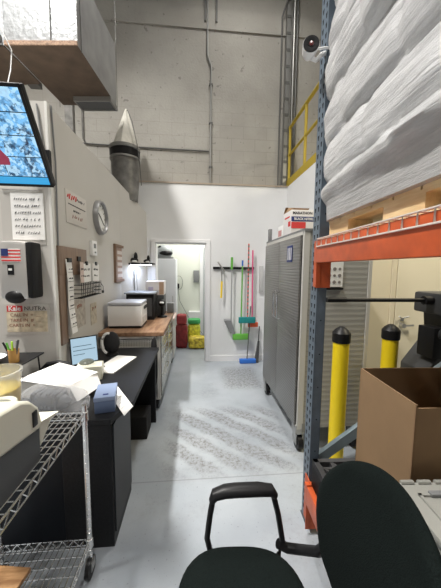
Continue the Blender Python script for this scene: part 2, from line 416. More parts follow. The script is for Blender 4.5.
# right block below the mezzanine stair
b = B(); b.box((1.56, 2.95, 0), (6.2, 4.76, 2.985)); struct('wall_right', b, [BEIGE])
struct('wall_right_face', B().box((1.53, 2.96, 0), (1.56, 4.57, 2.985)), WHITEWALL)
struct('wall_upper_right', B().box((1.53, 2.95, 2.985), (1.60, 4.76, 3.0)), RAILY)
d = struct('door_1', B().box((2.32, 2.925, .01), (3.2, 2.95, 2.05)), mat('cream_door_paint', (.76, .70, .55), .5), bevel=.004)
b = B().box((2.26, 2.93, 0), (2.31, 2.95, 2.1)); struct('trim_4', b, BEIGE)
b = B(); b.cyl((2.40, 2.925, .97), (2.40, 2.87, .97), .026).cyl((2.40, 2.88, .97), (2.52, 2.88, .975), .012).cyl((2.40, 2.925, 1.04), (2.40, 2.905, 1.04), .02).cyl((2.40, 2.915, 1.05), (2.34, 2.88, 1.08), .008).cyl((2.40, 2.915, 1.05), (2.46, 2.88, 1.08), .008)
struct('door_handle', b, STEEL, parent=d)
# back room behind the doorway
b = B(); b.box((-1.2, 6.4, 0), (1.3, 6.5, 2.9)); struct('wall_back_room_far', b, mat('pale_green_white_wall', (.72, .74, .66), .7))
struct('wall_back_room_left', B().box((-1.3, 4.75, 0), (-1.2, 6.5, 2.9)), WHITEWALL)
struct('wall_back_room_right', B().box((1.3, 4.75, 0), (1.4, 6.5, 2.9)), WHITEWALL)
struct('ceiling_back_room', B().box((-1.3, 4.96, 2.9), (1.4, 6.5, 2.96)), WHITEWALL)
struct('door_2', B().box((.17, 6.34, 0), (.30, 6.40, 2.08)), mat('grey_door_paint', (.42, .44, .45), .5))
struct('trim_5', B().box((.09, 6.36, 0), (.17, 6.40, 2.9)), TRIM)
struct('trim_6', B().box((-.17, 6.2, 0), (.09, 6.40, .60)), WHITEWALL)

# ------------------------------------------------------------------ steel column, conduits, rods on the far wall
t = thing('steel_column', 'grey steel column with conduits rising by the yellow stair rail', 'column', (1.50, 4.70, 3.0))
B().box((-.03, -.05, 0), (.03, .05, 4.28)).box((-.0, -.02, 0), (.07, .03, 4.28)).obj('post', GALV, t)
b = B()
for k in range(16): b.box((-.034, -.056, .15+k*.25), (.034, -.05, .19+k*.25))
b.obj('strap', GALVD, t)
B().tube([(.10, -.02, 0), (.10, -.02, 4.28)], .018).obj('conduit', GALV, t)
B().tube([(-.10, .0, .02), (-.10, .0, 2.7), (-.02, -.1, 2.95), (-.02, -.1, 4.28)], .014).obj('conduit', GALVD, t)
B().tube([(.16, .0, .02), (.16, .0, 3.1), (.24, 0, 3.4), (.24, 0, 4.28)], .02).obj('conduit', GALVD, t)
t = thing('wall_conduit', 'thin grey vertical conduit fixed up the middle of the block wall', 'conduit', (.245, 4.735, 3.0))
B().tube([(0, 0, 0), (0, 0, 1.9), (-.06, 0, 2.05), (-.06, 0, 4.25)], .014).obj('pipe', GALV, t)
for z in (.3, 1.0, 1.6): B().box((-.03, -.016, z), (.03, .02, z+.025)).obj('clamp', GALVD, t)
tag(B().tube([(-1.8, 4.74, 3.60), (-1.2, 4.74, 3.585), (-.5, 4.74, 3.575), (.215, 4.74, 3.57)], .012).obj('cable_conduit', GALVD), 'dark thin conduit running level across the block wall', 'conduit')
t = thing('steel_bracket_rods', 'two dark short steel rods hanging high on the block wall', 'bracket', (.24, 4.73, 5.55))
for dx in (-.09, .09): B().box((dx-.014, -.02, 0), (dx+.014, .02, 1.72)).obj('rod', GALVD, t)
struct('trim_7', B().box((-6, 4.735, 5.45), (6.2, 4.76, 5.75)), BLOCK)
b = B(); b.box((-2.05, 4.68, 2.8), (-1.93, 4.76, 7.25)).tube([(-1.80, 4.72, 7.25), (-1.80, 4.72, 3.66), (-1.76, 4.74, 3.60)], .014); tag(b.obj('wall_column', DRUM), 'dull grey flat post on the block wall behind the duct', 'post')

# yellow stair railing
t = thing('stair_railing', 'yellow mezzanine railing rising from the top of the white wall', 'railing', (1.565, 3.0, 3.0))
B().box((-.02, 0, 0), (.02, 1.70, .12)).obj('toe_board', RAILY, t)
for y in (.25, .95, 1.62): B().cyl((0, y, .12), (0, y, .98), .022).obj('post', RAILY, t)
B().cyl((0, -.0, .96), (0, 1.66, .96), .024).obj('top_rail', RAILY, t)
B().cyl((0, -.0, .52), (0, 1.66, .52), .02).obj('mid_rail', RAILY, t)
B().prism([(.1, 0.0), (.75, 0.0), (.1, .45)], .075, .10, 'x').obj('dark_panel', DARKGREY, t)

# duct
t = thing('air_duct', 'large foil wrapped air duct hanging at upper left', 'duct', (-1.06, 2.74, 3.6), R(-5.5))
b = B(); b.box((-.66, 0, 0), (0, .9, .70), bev=.01)
for f in b.bm.faces:
    c = f.calc_center_median(); f.material_index = 0
    nrm = f.normal if f.normal.length else Vector((0, 0, 1))
b.bm.normal_update()
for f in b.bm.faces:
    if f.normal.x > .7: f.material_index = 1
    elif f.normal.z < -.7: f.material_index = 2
b.obj('duct_body', [FOIL, DUCTSIDE, DUCTBOT], t)
B().box((-2.4, 0, .004), (-.66, .5, .70)).obj('duct_branch', FOIL, t)
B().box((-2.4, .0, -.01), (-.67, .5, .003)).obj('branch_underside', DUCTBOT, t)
b = B(); b.tube([(-.24, -.006, 0), (-.235, -.007, .35), (-.245, -.006, .7)], .004)
b.obj('seam', GALVD, t)
b = B(); b.box((-.66, -.012, 0), (0, 0, .035)); b.obj('torn_edge', mat('torn_brown_edge', (.30, .20, .14), .9, var=.4, vscale=60), t)
b = B(); b.box((-.44, .72, -.05), (-.42, .93, 0)).box((-.02, .72, -.05), (0, .93, 0)).box((-.42, .72, -.05), (-.02, .74, 0)).box((-.42, .91, -.05), (-.02, .93, 0))
b.obj('vent_collar', GALV, t)
b = B(); b.box((-.42, .74, -.03), (-.02, .91, -.02))
for k in range(8): b.cbox((-.22, .75+k*.021, -.04), (.4, .003, .02), (R(30), 0, 0))
b.obj('grille', DARKGREY, t)
for x, y in ((.008, .9), (-.7, .9), (.008, .05)): B().cyl((x, y, -.02), (x, y, 3.70), .0035, seg=6).obj('hanger_rod', GALVD, t)
t = thing('metal_channel', 'dark metal channel beside the foil duct at upper left', 'channel', (-1.86, 2.5, 3.62))
b = B(); b.box((0, 0, 0), (.02, .95, .13)).box((.02, 0, 0), (.10, .95, .012)).box((.10, 0, 0), (.12, .95, .06)); b.obj('channel_rail', GALVD, t)
B().box((-.5, .1, .01), (-.02, .9, .04)).obj('tray', DUCTBOT, t)
for y in (.1, .8): B().cyl((.01, y, .13), (.01, y, 3.68), .005, seg=6).obj('hanger_rod', GALV, t)

tag(B().tube([(-1.66, 2.62, 3.72), (-1.60, 2.60, 3.55), (-1.54, 2.6, 3.42), (-1.50, 2.5, 3.2), (-1.2, 1.9, 2.6), (-1.10, 1.62, 2.45)], .005, seg=6).obj('hanging_cable', GALV), 'thin pale cable hanging from the duct to the monitor', 'cable')
# drum with canvas bag on the office roof
t = thing('bag_filter_hopper', 'dark metal drum with a white canvas bag tied to a peak', 'hopper', (-1.05, 4.30, 2.72))
B().lathe((0, 0, 0), [(.17, -.12), (.19, .1), (.20, .42), (.2, .50)], 24).obj('drum', DRUM, t)
B().lathe((0, 0, 0), [(.205, .50), (.215, .51), (.215, .60), (.205, .61)], 24).obj('band', BLACK, t)
B().lathe((0, 0, 0), [(.21, .61), (.222, .62), (.222, .655), (.20, .66)], 24).lathe((0, 0, 0), [(.208, .47), (.22, .475), (.22, .50), (.205, .505)], 24).obj('clamp_ring', GALV, t)
b = B(); seg = 28; rings = []
for i in range(9):
    u = i/8; z = .64+u*.56; r0 = .17*(1-u)**1.0+.012
    rings.append([b.bm.verts.new(Vector(((r0*(1+.16*math.sin(5*k*2*PI/seg+u*2))*math.cos(2*PI*k/seg))+.03*u, r0*(1+.16*math.cos(4*k*2*PI/seg))*math.sin(2*PI*k/seg), z))) for k in range(seg)])
for A, C in zip(rings, rings[1:]):
    for k in range(seg): b.bm.faces.new((A[k], A[(k+1) % seg], C[(k+1) % seg], C[k]))
b.bm.faces.new(rings[-1])
b.obj('canvas_bag', CANVAS, t)
B().tube([(.03, 0, 1.19), (.06, -.03, 1.17), (.13, -.08, 1.0), (.2, -.09, .66), (.23, -.1, .40), (.25, -.1, .1)], .006, seg=5).obj('tie_rope', GALVD, t)

# ceiling lamps (the hall's high bays)
for i, (x, y, lab) in enumerate([(-2.1, 1.3, 'bright high bay ceiling lamp above the desk side of the aisle'), (.5, -2.2, 'bright high bay ceiling lamp behind the chair'), (.8, 3.1, 'bright high bay ceiling lamp above the steel cabinet'), (-3.2, -1.5, 'bright high bay ceiling lamp over the far left of the hall')]):
    t = thing('ceiling_lamp', lab, 'lamp', (x, y, 6.85), group='high bay lamps')
    B().box((-.3, -.6, .02), (.3, .6, .09)).obj('housing', WHITEP, t)
    B().box((-.28, -.58, 0), (.28, .58, .02)).obj('diffuser', HIBAY, t)
    for dx in (-.25, .25): B().cyl((dx, 0, .09), (dx, 0, .45), .006, seg=6).obj('hanger_rod', GALV, t)

# ------------------------------------------------------------------ left wall items
def wallthing(name, label, cat, y, z, group=None): return thing(name, label, cat, (W, y, z), 0, group)
ROTW = (R(90), 0, R(90))   # text reading along +Y, facing +X
t = wallthing('wall_sign', 'white wall sign with red heading left of the clock', 'sign', 2.57, 2.12)
B().box((0, -.21, -.135), (.006, .21, .135), bev=.002).obj('panel', mat('aged_sign_white', (.56, .53, .49), .6), t)
b = B()
scribble(b, -.18, -.02, .085, .045, lambda u, v: (.007, u, v), 1, th=.012); b.obj('heading_marks', REDINK, t)
b = B(); scribble(b, 0, .16, .085, .03, lambda u, v: (.007, u, v), 2, th=.005); b.box((.006, -.17, .02), (.007, .18, .028))
scribble(b, -.08, .08, -.02, .02, lambda u, v: (.007, u, v), 3, th=.005); b.obj('text_line', INK, t)
b = B(); scribble(b, -.1, .12, -.07, .035, lambda u, v: (.007, u, v), 4, th=.006); b.obj('text_line', FADEINK, t)

t = wallthing('wall_clock', 'round silver rimmed wall clock with white face', 'clock', 3.13, 2.155); t.scale = (1, .86, .86)
b = B(); N = 40; prof = [(.17, .012), (.172, .04), (.185, .05), (.205, .045), (.212, .0)]
b.M = Matrix.Rotation(R(90), 4, 'Y'); b.lathe((0, 0, 0), [(.212, 0), (.212, .03), (.20, .05), (.182, .05), (.172, .035), (.17, .015)], N)
b.obj('rim', mat('silver_rim', (.30, .30, .30), .4, .6), t)
b = B(); b.cyl((.014, 0, 0), (.018, 0, 0), .1715, seg=40); b.obj('face', mat('clock_face', (.80, .80, .78), .5), t)
b = B()
for k in range(12):
    a = k*PI/6; c = Vector((.0195, .145*math.sin(a), .145*math.cos(a))); b.cbox(c, (.003, .008, .026), (-a, 0, 0))
b.obj('hour_marks', INK, t)
for nm, a, L, w in (('hour_hand', R(300), .09, .016), ('minute_hand', R(125), .13, .012)):
    B().cbox((.022, math.sin(a)*L/2, math.cos(a)*L/2), (.003, w, L), (-a, 0, 0)).obj(nm, INK, t)

t = wallthing('thermostat', 'small white thermostat box below the clock', 'thermostat', 2.90, 1.81)
B().box((0, -.065, -.075), (.03, .065, .075), bev=.006).obj('case', WHITEP, t)
B().box((.03, -.03, .0), (.032, .03, .045)).obj('display', MIDGREY, t)
B().box((.03, -.01, -.05), (.036, .015, -.035)).obj('button', MIDGREY, t)

t = wallthing('notice_board', 'tall brown wooden board fixed beside the wall corner', 'board', 2.45, 1.42)
B().box((0, -.27, .13), (.018, .26, .36), bev=.003).obj('top_board', BROWN, t)
B().box((0, -.27, -.42), (.016, -.17, .13)).obj('lower_board', BROWN, t)
B().box((.018, .04, .25), (.03, .10, .29)).obj('clip', BLACK, t)
t = wallthing('receipt_strip', 'long white strip of ruled labels clipped on brown board', 'paper strip', 2.32, 1.40)
t.location.x = W+.022
b = B(); b.tube([(0, 0, .28), (.012, 0, .1), (.008, 0, -.1), (.03, -.01, -.33)], .001, seg=4)
b = B(); pts = [(0, .28), (.012, .1), (.008, -.1), (.03, -.33)]
for (x0, z0), (x1, z1) in zip(pts, pts[1:]): b.hexa([(x0, -.05, z0), (x0, .05, z0), (x1, .05, z1), (x1, -.05, z1)], [(x0+.002, -.05, z0), (x0+.002, .05, z0), (x1+.002, .05, z1), (x1+.002, -.05, z1)])
b.obj('paper', PAPER, t)
b = B()
for k in range(7):
    z = .2-k*.075; x = .016 if z > -.1 else .016+(-.1-z)*.09; scribble(b, -.03, .03, z, .012, lambda u, v, x=x: (x, u, v), 20+k, th=.004); b.cyl((x, -.045, z-.025), (x, .045, z-.025), .0016, seg=4)
b.obj('print_lines', INK, t)
B().box((-.002, -.03, .255), (.016, .03, .29)).obj('binder_clip', BLACK, t)
for i, (y, z, w, h, lab, mm, rot) in enumerate([(2.62, 1.565, .20, .17, 'white note sheet in middle of the hanging wire basket', PAPER, .03), (2.84, 1.565, .17, .17, 'curled white note sheet at right end of the wire basket', PAPER, -.06), (2.50, 1.57, .07, .18, 'narrow pink tinted note at left end of the wire basket', mat('pink_paper', (.62, .50, .45), .8), 0)]):
    t = wallthing('note_sheet', lab, 'note', y, z, 'notes above the wire basket'); t.location.x = W+.045+i*.004; t.rotation_euler = (rot, 0, 0)
    B().box((0, -w/2, -h/2), (.003, w/2, h/2)).obj('paper', mm, t)
    b = B(); scribble(b, -w*.35, w*.35, .03, .022, lambda u, v: (.004, u, v), 30+i, th=.005); scribble(b, -w*.3, w*.3, -.03, .018, lambda u, v: (.004, u, v), 40+i, th=.004); b.obj('writing', INK, t)
    if i < 2: B().box((0, -.018, h/2-.015), (.012, .018, h/2+.02)).obj('binder_clip', BLACK, t)
t = wallthing('wire_basket', 'black wire basket hanging on wall below the notes', 'basket', 2.68, 1.42)
b = B()
for z in (-.075, -.035, .0, .04): b.tube([(0, -.24, z), (.07, -.24, z), (.07, .24, z), (0, .24, z)], .0035, seg=5)
for k in range(13):
    y = -.24+k*.04; b.cyl((.07, y, -.075), (.07, y, .06), .0025, seg=5); b.cyl((0, y, -.075), (.07, y, -.075), .0025, seg=5)
b.obj('basket_wires', BLACK, t)
B().blob((.075, .28, -.06), (.012, .012, .02), 1).tube([(.07, .24, .03), (.08, .27, .0), (.078, .28, -.05)], .003, seg=5).obj('hanging_tag', BLACK, t)
for i, (y, z, w, h, mm, lab) in enumerate([(2.55, 1.20, .24, .26, mat('worn_poster', (.44, .40, .35), .8, var=.25, vscale=25), 'worn wall poster with faded oval logo below the wire basket'), (2.205, 1.13, .11, .20, mat('brown_poster', (.33, .25, .18), .8, var=.35, vscale=30), 'small brown picture card by the wall corner below the strip'), (2.88, 1.14, .16, .22, mat('cream_poster', (.50, .45, .36), .8, var=.2, vscale=25), 'cream sheet taped on wall right of the worn poster')]):
    t = wallthing('wall_poster', lab, 'poster', y, z, 'posters under the wire basket')
    B().box((0, -w/2, -h/2), (.003, w/2, h/2)).obj('sheet', mm, t)
    b = B(); scribble(b, -w*.25, w*.25, h*.25, .04, lambda u, v: (.004, u, v), 50+i, th=.008); b.obj('faded_print', FADEINK, t)
t = wallthing('framed_notice', 'brown wooden framed notice with pale rows right of thermostat', 'frame', 3.90, 1.67)
b = B(); b.box((0, -.28, .215), (.03, .28, .25)).box((0, -.28, -.25), (.03, .28, -.215)).box((0, -.28, -.215), (.03, -.23, .215)).box((0, .23, -.215), (.03, .28, .215)); b.obj('frame', mat('brown_wood_frame', (.20, .12, .075), .6), t)
B().box((.002, -.23, -.215), (.012, .23, .215)).obj('sheet', mat('tan_sheet', (.36, .25, .20), .8), t)
b = B()
for k in range(5): b.box((.012, -.15, .125-k*.078), (.014, .15, .17-k*.078))
b.obj('rows', mat('pale_rows', (.60, .54, .50), .8), t)
tag(B().tube([(W+.008, NY+.05, 2.785), (W+.012, NY+.07, 2.4), (W+.008, NY+.06, 1.78)], .006, seg=6).obj('wall_cable', MIDGREY), 'thin grey cable running down the wall corner to brown board', 'cable')
tag(B().tube([(W-.06, NY-.008, 2.76), (W-.03, NY-.012, 2.45), (W-.0, NY-.02, 2.30), (W-.08, NY-.03, 2.2)], .006, seg=6).obj('monitor_cable', MIDGREY), 'grey cable looping behind the security monitor', 'cable')
# near face
def facething(name, label, cat, x, z, group=None): return thing(name, label, cat, (x, NY, z), 0, group)
ROTF = (R(90), 0, 0)
t = facething('paper_towel_sheet', 'handwritten white note sheet taped above the chrome towel dispenser', 'note', -1.225, 1.985)
B().box((-.11, -.006, -.17), (.115, -.002, .165)).obj('paper', PAPER, t)
for k in range(6):
    b = B(); scribble(b, -.085, .09, .12-k*.048, .022, lambda u, v: (u, -.007, v), 60+k, th=.0035); b.obj('handwritten_line', INK, t)
t2 = facething('clear_sleeve', 'grey clear plastic holder behind the handwritten note', 'holder', -1.255, 1.98)
B().box((-.15, -.003, -.20), (.15, 0, .2)).obj('sleeve', mat('grey_sleeve', (.47, .45, .42), .4), t2)
B().cyl((-.13, -.008, .19), (.14, -.008, .185), .003, seg=6).obj('wire_hanger', GALV, t2)
t = facething('towel_dispenser', 'chrome paper towel dispenser with black side and flag sticker', 'dispenser', -1.25, 1.59)
b = B(); b.box((-.115, -.135, -.205), (.075, 0, .205), bev=.03); b.obj('chrome_cover', mat('dispenser_chrome', (.62, .60, .58), .3, .55), t)
b = B(); b.box((.06, -.13, -.20), (.11, -.0, .203), bev=.025); b.obj('side_cover', BLACK, t)
b = B(); b.blob((-.02, -.115, -.185), (.07, .04, .05), 3); b.obj('lever', BLACK, t)
b = B(); b.mi = 0; b.box((-.085, -.1375, .06), (.04, -.135, .15)); b.mi = 1
for k in range(4): b.box((-.085, -.1385, .064+k*.0225), (.04, -.1374, .075+k*.0225))
b.mi = 2; b.box((-.085, -.1395, .10), (-.04, -.1384, .15)); b.obj('flag_sticker', [PAPER, REDP, BLUEP], t)
B().box((-.05, -.1385, -.03), (-.01, -.134, .04)).obj('latch', BLACK, t)
B().box((-.045, -.1392, .0), (-.02, -.1386, .015)).obj('latch_label', PAPER, t)
t = facething('price_notice', 'yellowed paper notice with red headed title under dispenser', 'notice', -1.27, 1.225)
B().box((-.16, -.004, -.12), (.16, 0, .115)).obj('sheet', mat('plastic_sleeve_grey', (.52, .50, .46), .4), t)
B().box((-.145, -.006, -.10), (.145, -.004, .06)).obj('yellowed_page', OLDPAPER, t)
B().box((-.14, -.0062, .055), (-.03, -.004, .10)).obj('red_band', REDP, t)
text('heading_text', 'Kale', .05, PAPER, t, (-.085, -.0068, .078), ROTF, 1.0, .0004, .001)
text('heading_text', 'NUTRA', .043, mat('grey_ink', (.12, .11, .10), .8), t, (.06, -.0068, .078), ROTF, 1.1, .0004)
for k, s in enumerate(('CALL IN  =  __', 'TAKE IN  #  __', 'CARTS IN  =  __')):
    text('notice_line', s, .034, FADEINK, t, (-.01, -.0068, .03-k*.04), ROTF, 1.0, .0004)

# task shelf and lamp by the far end of the wall
t = thing('task_lamp', 'blue-white glowing lamp clamped under dark shelf on the counter', 'lamp', (-.93, 4.20, .92))
B().box((-.10, -.08, 0), (.10, .08, .015)).obj('base', BLACK, t)
B().cyl((0, 0, .015), (0, 0, .74), .008).cyl((.05, 0, .015), (.03, 0, .74), .005).obj('stem', STEEL, t)
B().box((-.17, -.10, .74), (.30, .10, .765), bev=.004).obj('shade', BLACK, t)
B().box((-.12, -.06, .733), (.25, .06, .7395)).obj('led_strip', LED, t)
t = thing('handheld_scanner', 'black handheld scanner lying on lamp shelf, nearer of two', 'scanner', (-.93, 4.18, 1.685), 0, 'scanners on the lamp shelf')
B().blob((0, 0, .04), (.07, .05, .04), 2).blob((.03, 0, .09), (.03, .03, .07), 2).obj('body', BLACK, t); B().blob((.02, -.05, .02), (.045, .02, .02), 2).obj('nose', WHITEP, t)
c = copy_tree(t); c.location = (-.745, 4.22, 1.685); c.scale = (.75,)*3; c['label'] = 'smaller black handheld scanner at right end of lamp shelf'

# ------------------------------------------------------------------ TV
t = thing('security_monitor', 'tilted flat screen monitor showing blue camera pictures at upper left', 'monitor', (-1.10, 1.5, 2.025), 0)
tilt = math.atan2(.237, .345)
def tv(b): b.M = Matrix.Rotation(tilt, 4, 'X'); return b
H_ = .42; Wd = .376
tv(B()).box((-Wd, 0, 0), (Wd, .035, H_), bev=.006).obj('case', BLACK, t)
b = tv(B()); 
b.box((-Wd, -.006, 0), (Wd, 0, .012)).box((-Wd, -.006, H_-.012), (Wd, 0, H_)).box((-Wd, -.006, 0), (-Wd+.012, 0, H_)).box((Wd-.012, -.006, 0), (Wd, 0, H_)); b.obj('bezel', BLACK, t)
b = tv(B())
cw = (2*Wd-.024)/4
ch = (H_-.024-.035)/4
for i in range(4):
    for j in range(4):
        b.box((-Wd+.012+i*cw+.002, -.003, .047+j*ch+.002), (-Wd+.012+(i+1)*cw-.002, -.001, .047+(j+1)*ch-.002))
b.obj('camera_pictures', CCTV, t)
tv(B()).box((-Wd+.012, -.003, .012), (Wd-.012, -.001, .045)).obj('task_bar', TASKBAR, t)
b = tv(B()); b.M = b.M; b.prism([(.02, .10), (.21, .10), (.215, .13), (.17, .20), (.12, .24), (.02, .27)], -.0045, -.0032, 'y'); b.obj('maroon_picture', MAROON, t)
b = B(); b.tube([(-.0, -.02, .25), (0, .25, .30), (0, .62, .33)], .02).box((-.06, .61, .24), (.06, .638, .42)); b.obj('mount_arm', BLACK, t)

# ------------------------------------------------------------------ black desk
t = thing('office_desk', 'black laminate office desk along the left wall', 'desk', (-.47, 1.46, 0))
b = B(); b.prism([(-1.05, 0), (0, 0), (.082, .20), (.082, 1.36), (-.58, 1.36), (-.58, .66), (-1.05, .66)], .755, .785, 'z'); b.obj('desktop', DESKB, t, bevel=.003)
B().box((-.27, .012, .0), (0, .42, .755)).obj('drawer_pedestal', DESKB, t, bevel=.003)
B().box((-1.04, .02, .04), (-.27, .04, .755)).obj('modesty_panel', mat('dark_navy_panel', (.003, .005, .009), .5), t)
B().box((-1.05, .02, 0), (-1.02, .62, .755)).obj('side_panel', DESKB, t)
B().box((-.5, 1.28, 0), (.05, 1.31, .755)).obj('side_panel', DESKB, t)
B().box((.0, .03, .08), (.008, .40, .735)).obj('pedestal_door', mat('grey_black_door', (.02, .022, .026), .4), t)
tag(B().box((-.90, 2.46, 0), (-.46, 2.70, .22), bev=.01).obj('storage_crate', BLACKM), 'low black crate on floor under far end of desk', 'crate')

# desk items
DZ = .785
t = thing('laptop', 'open laptop with pale blue screen against the left wall', 'laptop', (-.93, 2.31, DZ), R(36)); t.scale = (.72, .72, 1.0)
B().box((-.15, -.22, 0), (.15, 0, .018), bev=.004).obj('base', DARKGREY, t)
b = B(); b.M = Matrix.Translation((0, 0, .018)) @ Matrix.Rotation(R(-14), 4, 'X'); b.box((-.15, 0, 0), (.15, .012, .235), bev=.003); b.obj('lid', BLACK, t)
b = B(); b.M = Matrix.Translation((0, 0, .018)) @ Matrix.Rotation(R(-14), 4, 'X'); b.box((-.138, -.002, .014), (.138, -.0005, .225)); b.obj('screen', SCREEN, t)
b = B(); b.M = Matrix.Translation((0, 0, .018)) @ Matrix.Rotation(R(-14), 4, 'X')
for k, w in enumerate((.2, .24, .12)): b.box((-.12, -.003, .155-k*.035), (-.12+w, -.0021, .160-k*.035))
b.obj('screen_text', mat('screen_text_blue', (.05, .1, .15), .5), t)
tag(B().cbox((-.69, 2.33, DZ+.006), (.19, .40, .008), (0, 0, R(-14))).obj('price_chart', PAPER), 'white printed sheet lying flat right of the laptop', 'paper')
t = thing('desk_fan', 'small round black fan with white curved band below printer', 'fan', (-.80, 2.60, DZ))
b = B(); b.blob((0, 0, .12), (.075, .05, .105), 3); b.obj('grille', mat('fan_mesh_black', (.02, .02, .022), .6, bump=1, bscale=150), t)
b = B(); b.tube([(-.02+.055*math.cos(a), -.05, .125+.095*math.sin(a)) for a in [R(75+k*14) for k in range(14)]], .012, seg=8); b.obj('white_band', WHITEP, t)
B().lathe((0, 0, 0), [(.06, 0), (.055, .015), (.02, .03)], 20).obj('base', BLACK, t)
t = thing('receipt_printer', 'cream receipt printer with smoky lid in front of laptop', 'printer', (-.80, 2.07, DZ), R(14)); t.scale = (.88,)*3
b = B(); b.prism([(-.10, 0), (.10, 0), (.10, .10), (.03, .125), (-.10, .125)], -.10, .10, 'x'); b.obj('body', CREAM, t, bevel=.008)
b = B(); b.blob((-.03, .02, .125), (.06, .07, .03), 3); b.obj('smoky_lid', mat('smoky_grey_lid', (.12, .13, .11), .15), t)
B().box((.05, -.06, .118), (.085, -.03, .124)).obj('button', DARKGREY, t)
B().box((.1, -.03, .05), (.102, .0, .065)).obj('switch', BLACK, t)
t = thing('desk_phone', 'black curved phone receiver lying behind the white label box', 'phone', (-1.03, 2.06, DZ))
B().box((-.09, -.05, 0), (.08, .06, .05), bev=.01).obj('base', BLACK, t)
b = B(); b.tube([(-.10, 0, .07), (-.07, 0, .11), (0, 0, .125), (.07, 0, .11), (.10, 0, .07)], [.025, .018, .015, .018, .025], seg=10); b.obj('handset', BLACK, t)
# shelf tray on left
t = thing('letter_tray', 'black metal desk riser behind the pencil cup', 'riser', (-1.26, 1.90, DZ))
b = B(); b.box((-.32, -.14, .20), (.15, .14, .21)); b.obj('top', BLACK, t)
for x, y in ((-.30, -.12), (.13, -.12), (-.30, .12), (.13, .12)): B().cyl((x, y, 0), (x*.95, y*.9, .2), .006, seg=6).obj('leg', BLACK, t)
t = thing('pencil_cup', 'orange pencil cup on the black riser', 'cup', (-1.185, 1.83, DZ+.211))
B().lathe((0, 0, 0), [(.028, 0), (.032, .085), (.029, .085), (.026, .005)], 16).obj('cup', mat('orange_brown_cup', (.50, .27, .07), .5), t)
for k, (x, y, dx, m) in enumerate([(-.01, 0, -.03, GREEN), (.008, .01, .01, MIDGREY), (.015, -.01, .025, DARKGREY), (-.018, .01, -.05, BLACK), (0, -.01, .0, mat('lime_marker', (.45, .8, .05), .5))]):
    tag(B().cyl((-1.185+x, 1.83+y, 1.01), (-1.185+x+dx, 1.83+y, 1.125+.01*(k % 3)), .006, seg=8).obj('marker_pen', m), ['green marker standing at left in orange cup', 'grey pen standing upright in the middle of orange cup', 'dark grey marker leaning right in orange cup', 'black pen leaning far left out of orange cup', 'lime marker standing at the front of orange cup'][k], 'pen', 'pens in the orange cup')
t = thing('candy_tray', 'white and red oval dish beside the pencil cup', 'dish', (-1.34, 1.82, DZ+.211))
B().lathe((0, 0, 0), [(.06, 0), (.10, .035), (.095, .037), (.055, .006)], 24).obj('dish', WHITEP, t)
B().blob((-.01, 0, .03), (.05, .04, .02), 2, .1).obj('red_wrapper', REDP, t)

# label stack
t = thing('label_box', 'open white box of fanfold labels behind the plastic bag', 'box', (-.885, 1.80, DZ), R(-18))
b = B(); b.box((-.21, -.11, 0), (.17, .11, .105)); b.obj('box', mat('white_card', (.74, .73, .69), .8), t, bevel=.002)
b = B(); b.hexa([(-.21, -.11, .105), (.17, -.11, .105), (.17, .11, .105), (-.21, .11, .105)], [(-.22, -.12, .12), (.15, -.12, .112), (.19, .12, .12), (-.15, .15, .145)]); b.obj('top_sheets', PAPER, t)
b = B(); b.hexa([(.172, -.12, .112), (.172, .12, .12), (.225, .10, .035), (.225, -.12, .03)], [(.175, -.12, .114), (.175, .12, .122), (.228, .10, .037), (.228, -.12, .032)]); b.obj('side_flap', PAPER, t)
t = thing('card_box', 'small slate blue lidded box at near corner of desk', 'box', (-.54, 1.62, DZ), R(12)); t.scale = (1, .9, .95)
B().box((-.055, -.10, 0), (.055, .11, .075), bev=.003).obj('box', NAVY, t)
B().box((-.058, -.103, .075), (.058, .113, .10), bev=.003).obj('lid', NAVYL, t)
B().box((-.012, -.07, .10), (.018, -.055, .1025)).obj('logo', BLUEP, t)
t = thing('hanging_label_sheet', 'white printed label sheet hanging over the desk edge', 'label sheet', (-.475, 1.66, DZ))
b = B(); b.hexa([(-.115, .14, .003), (-.08, .23, .003), (.10, -.076, .006), (.075, -.18, .006)], [(-.115, .14, .005), (-.08, .23, .005), (.10, -.076, .008), (.075, -.18, .008)]); b.obj('sheet', PAPER, t)
b = B()
for k in range(5):
    u = .12+k*.17; p = Vector((-.11, .14, .0055)).lerp(Vector((.075, -.17, .0085)), u); q = Vector((-.08, .22, .0055)).lerp(Vector((.098, -.076, .0085)), u); b.cyl(p.lerp(q, .1), p.lerp(q, .85), .0012, seg=4)
b.obj('print_lines', mat('pale_grey_ink', (.3, .3, .3), .8), t)

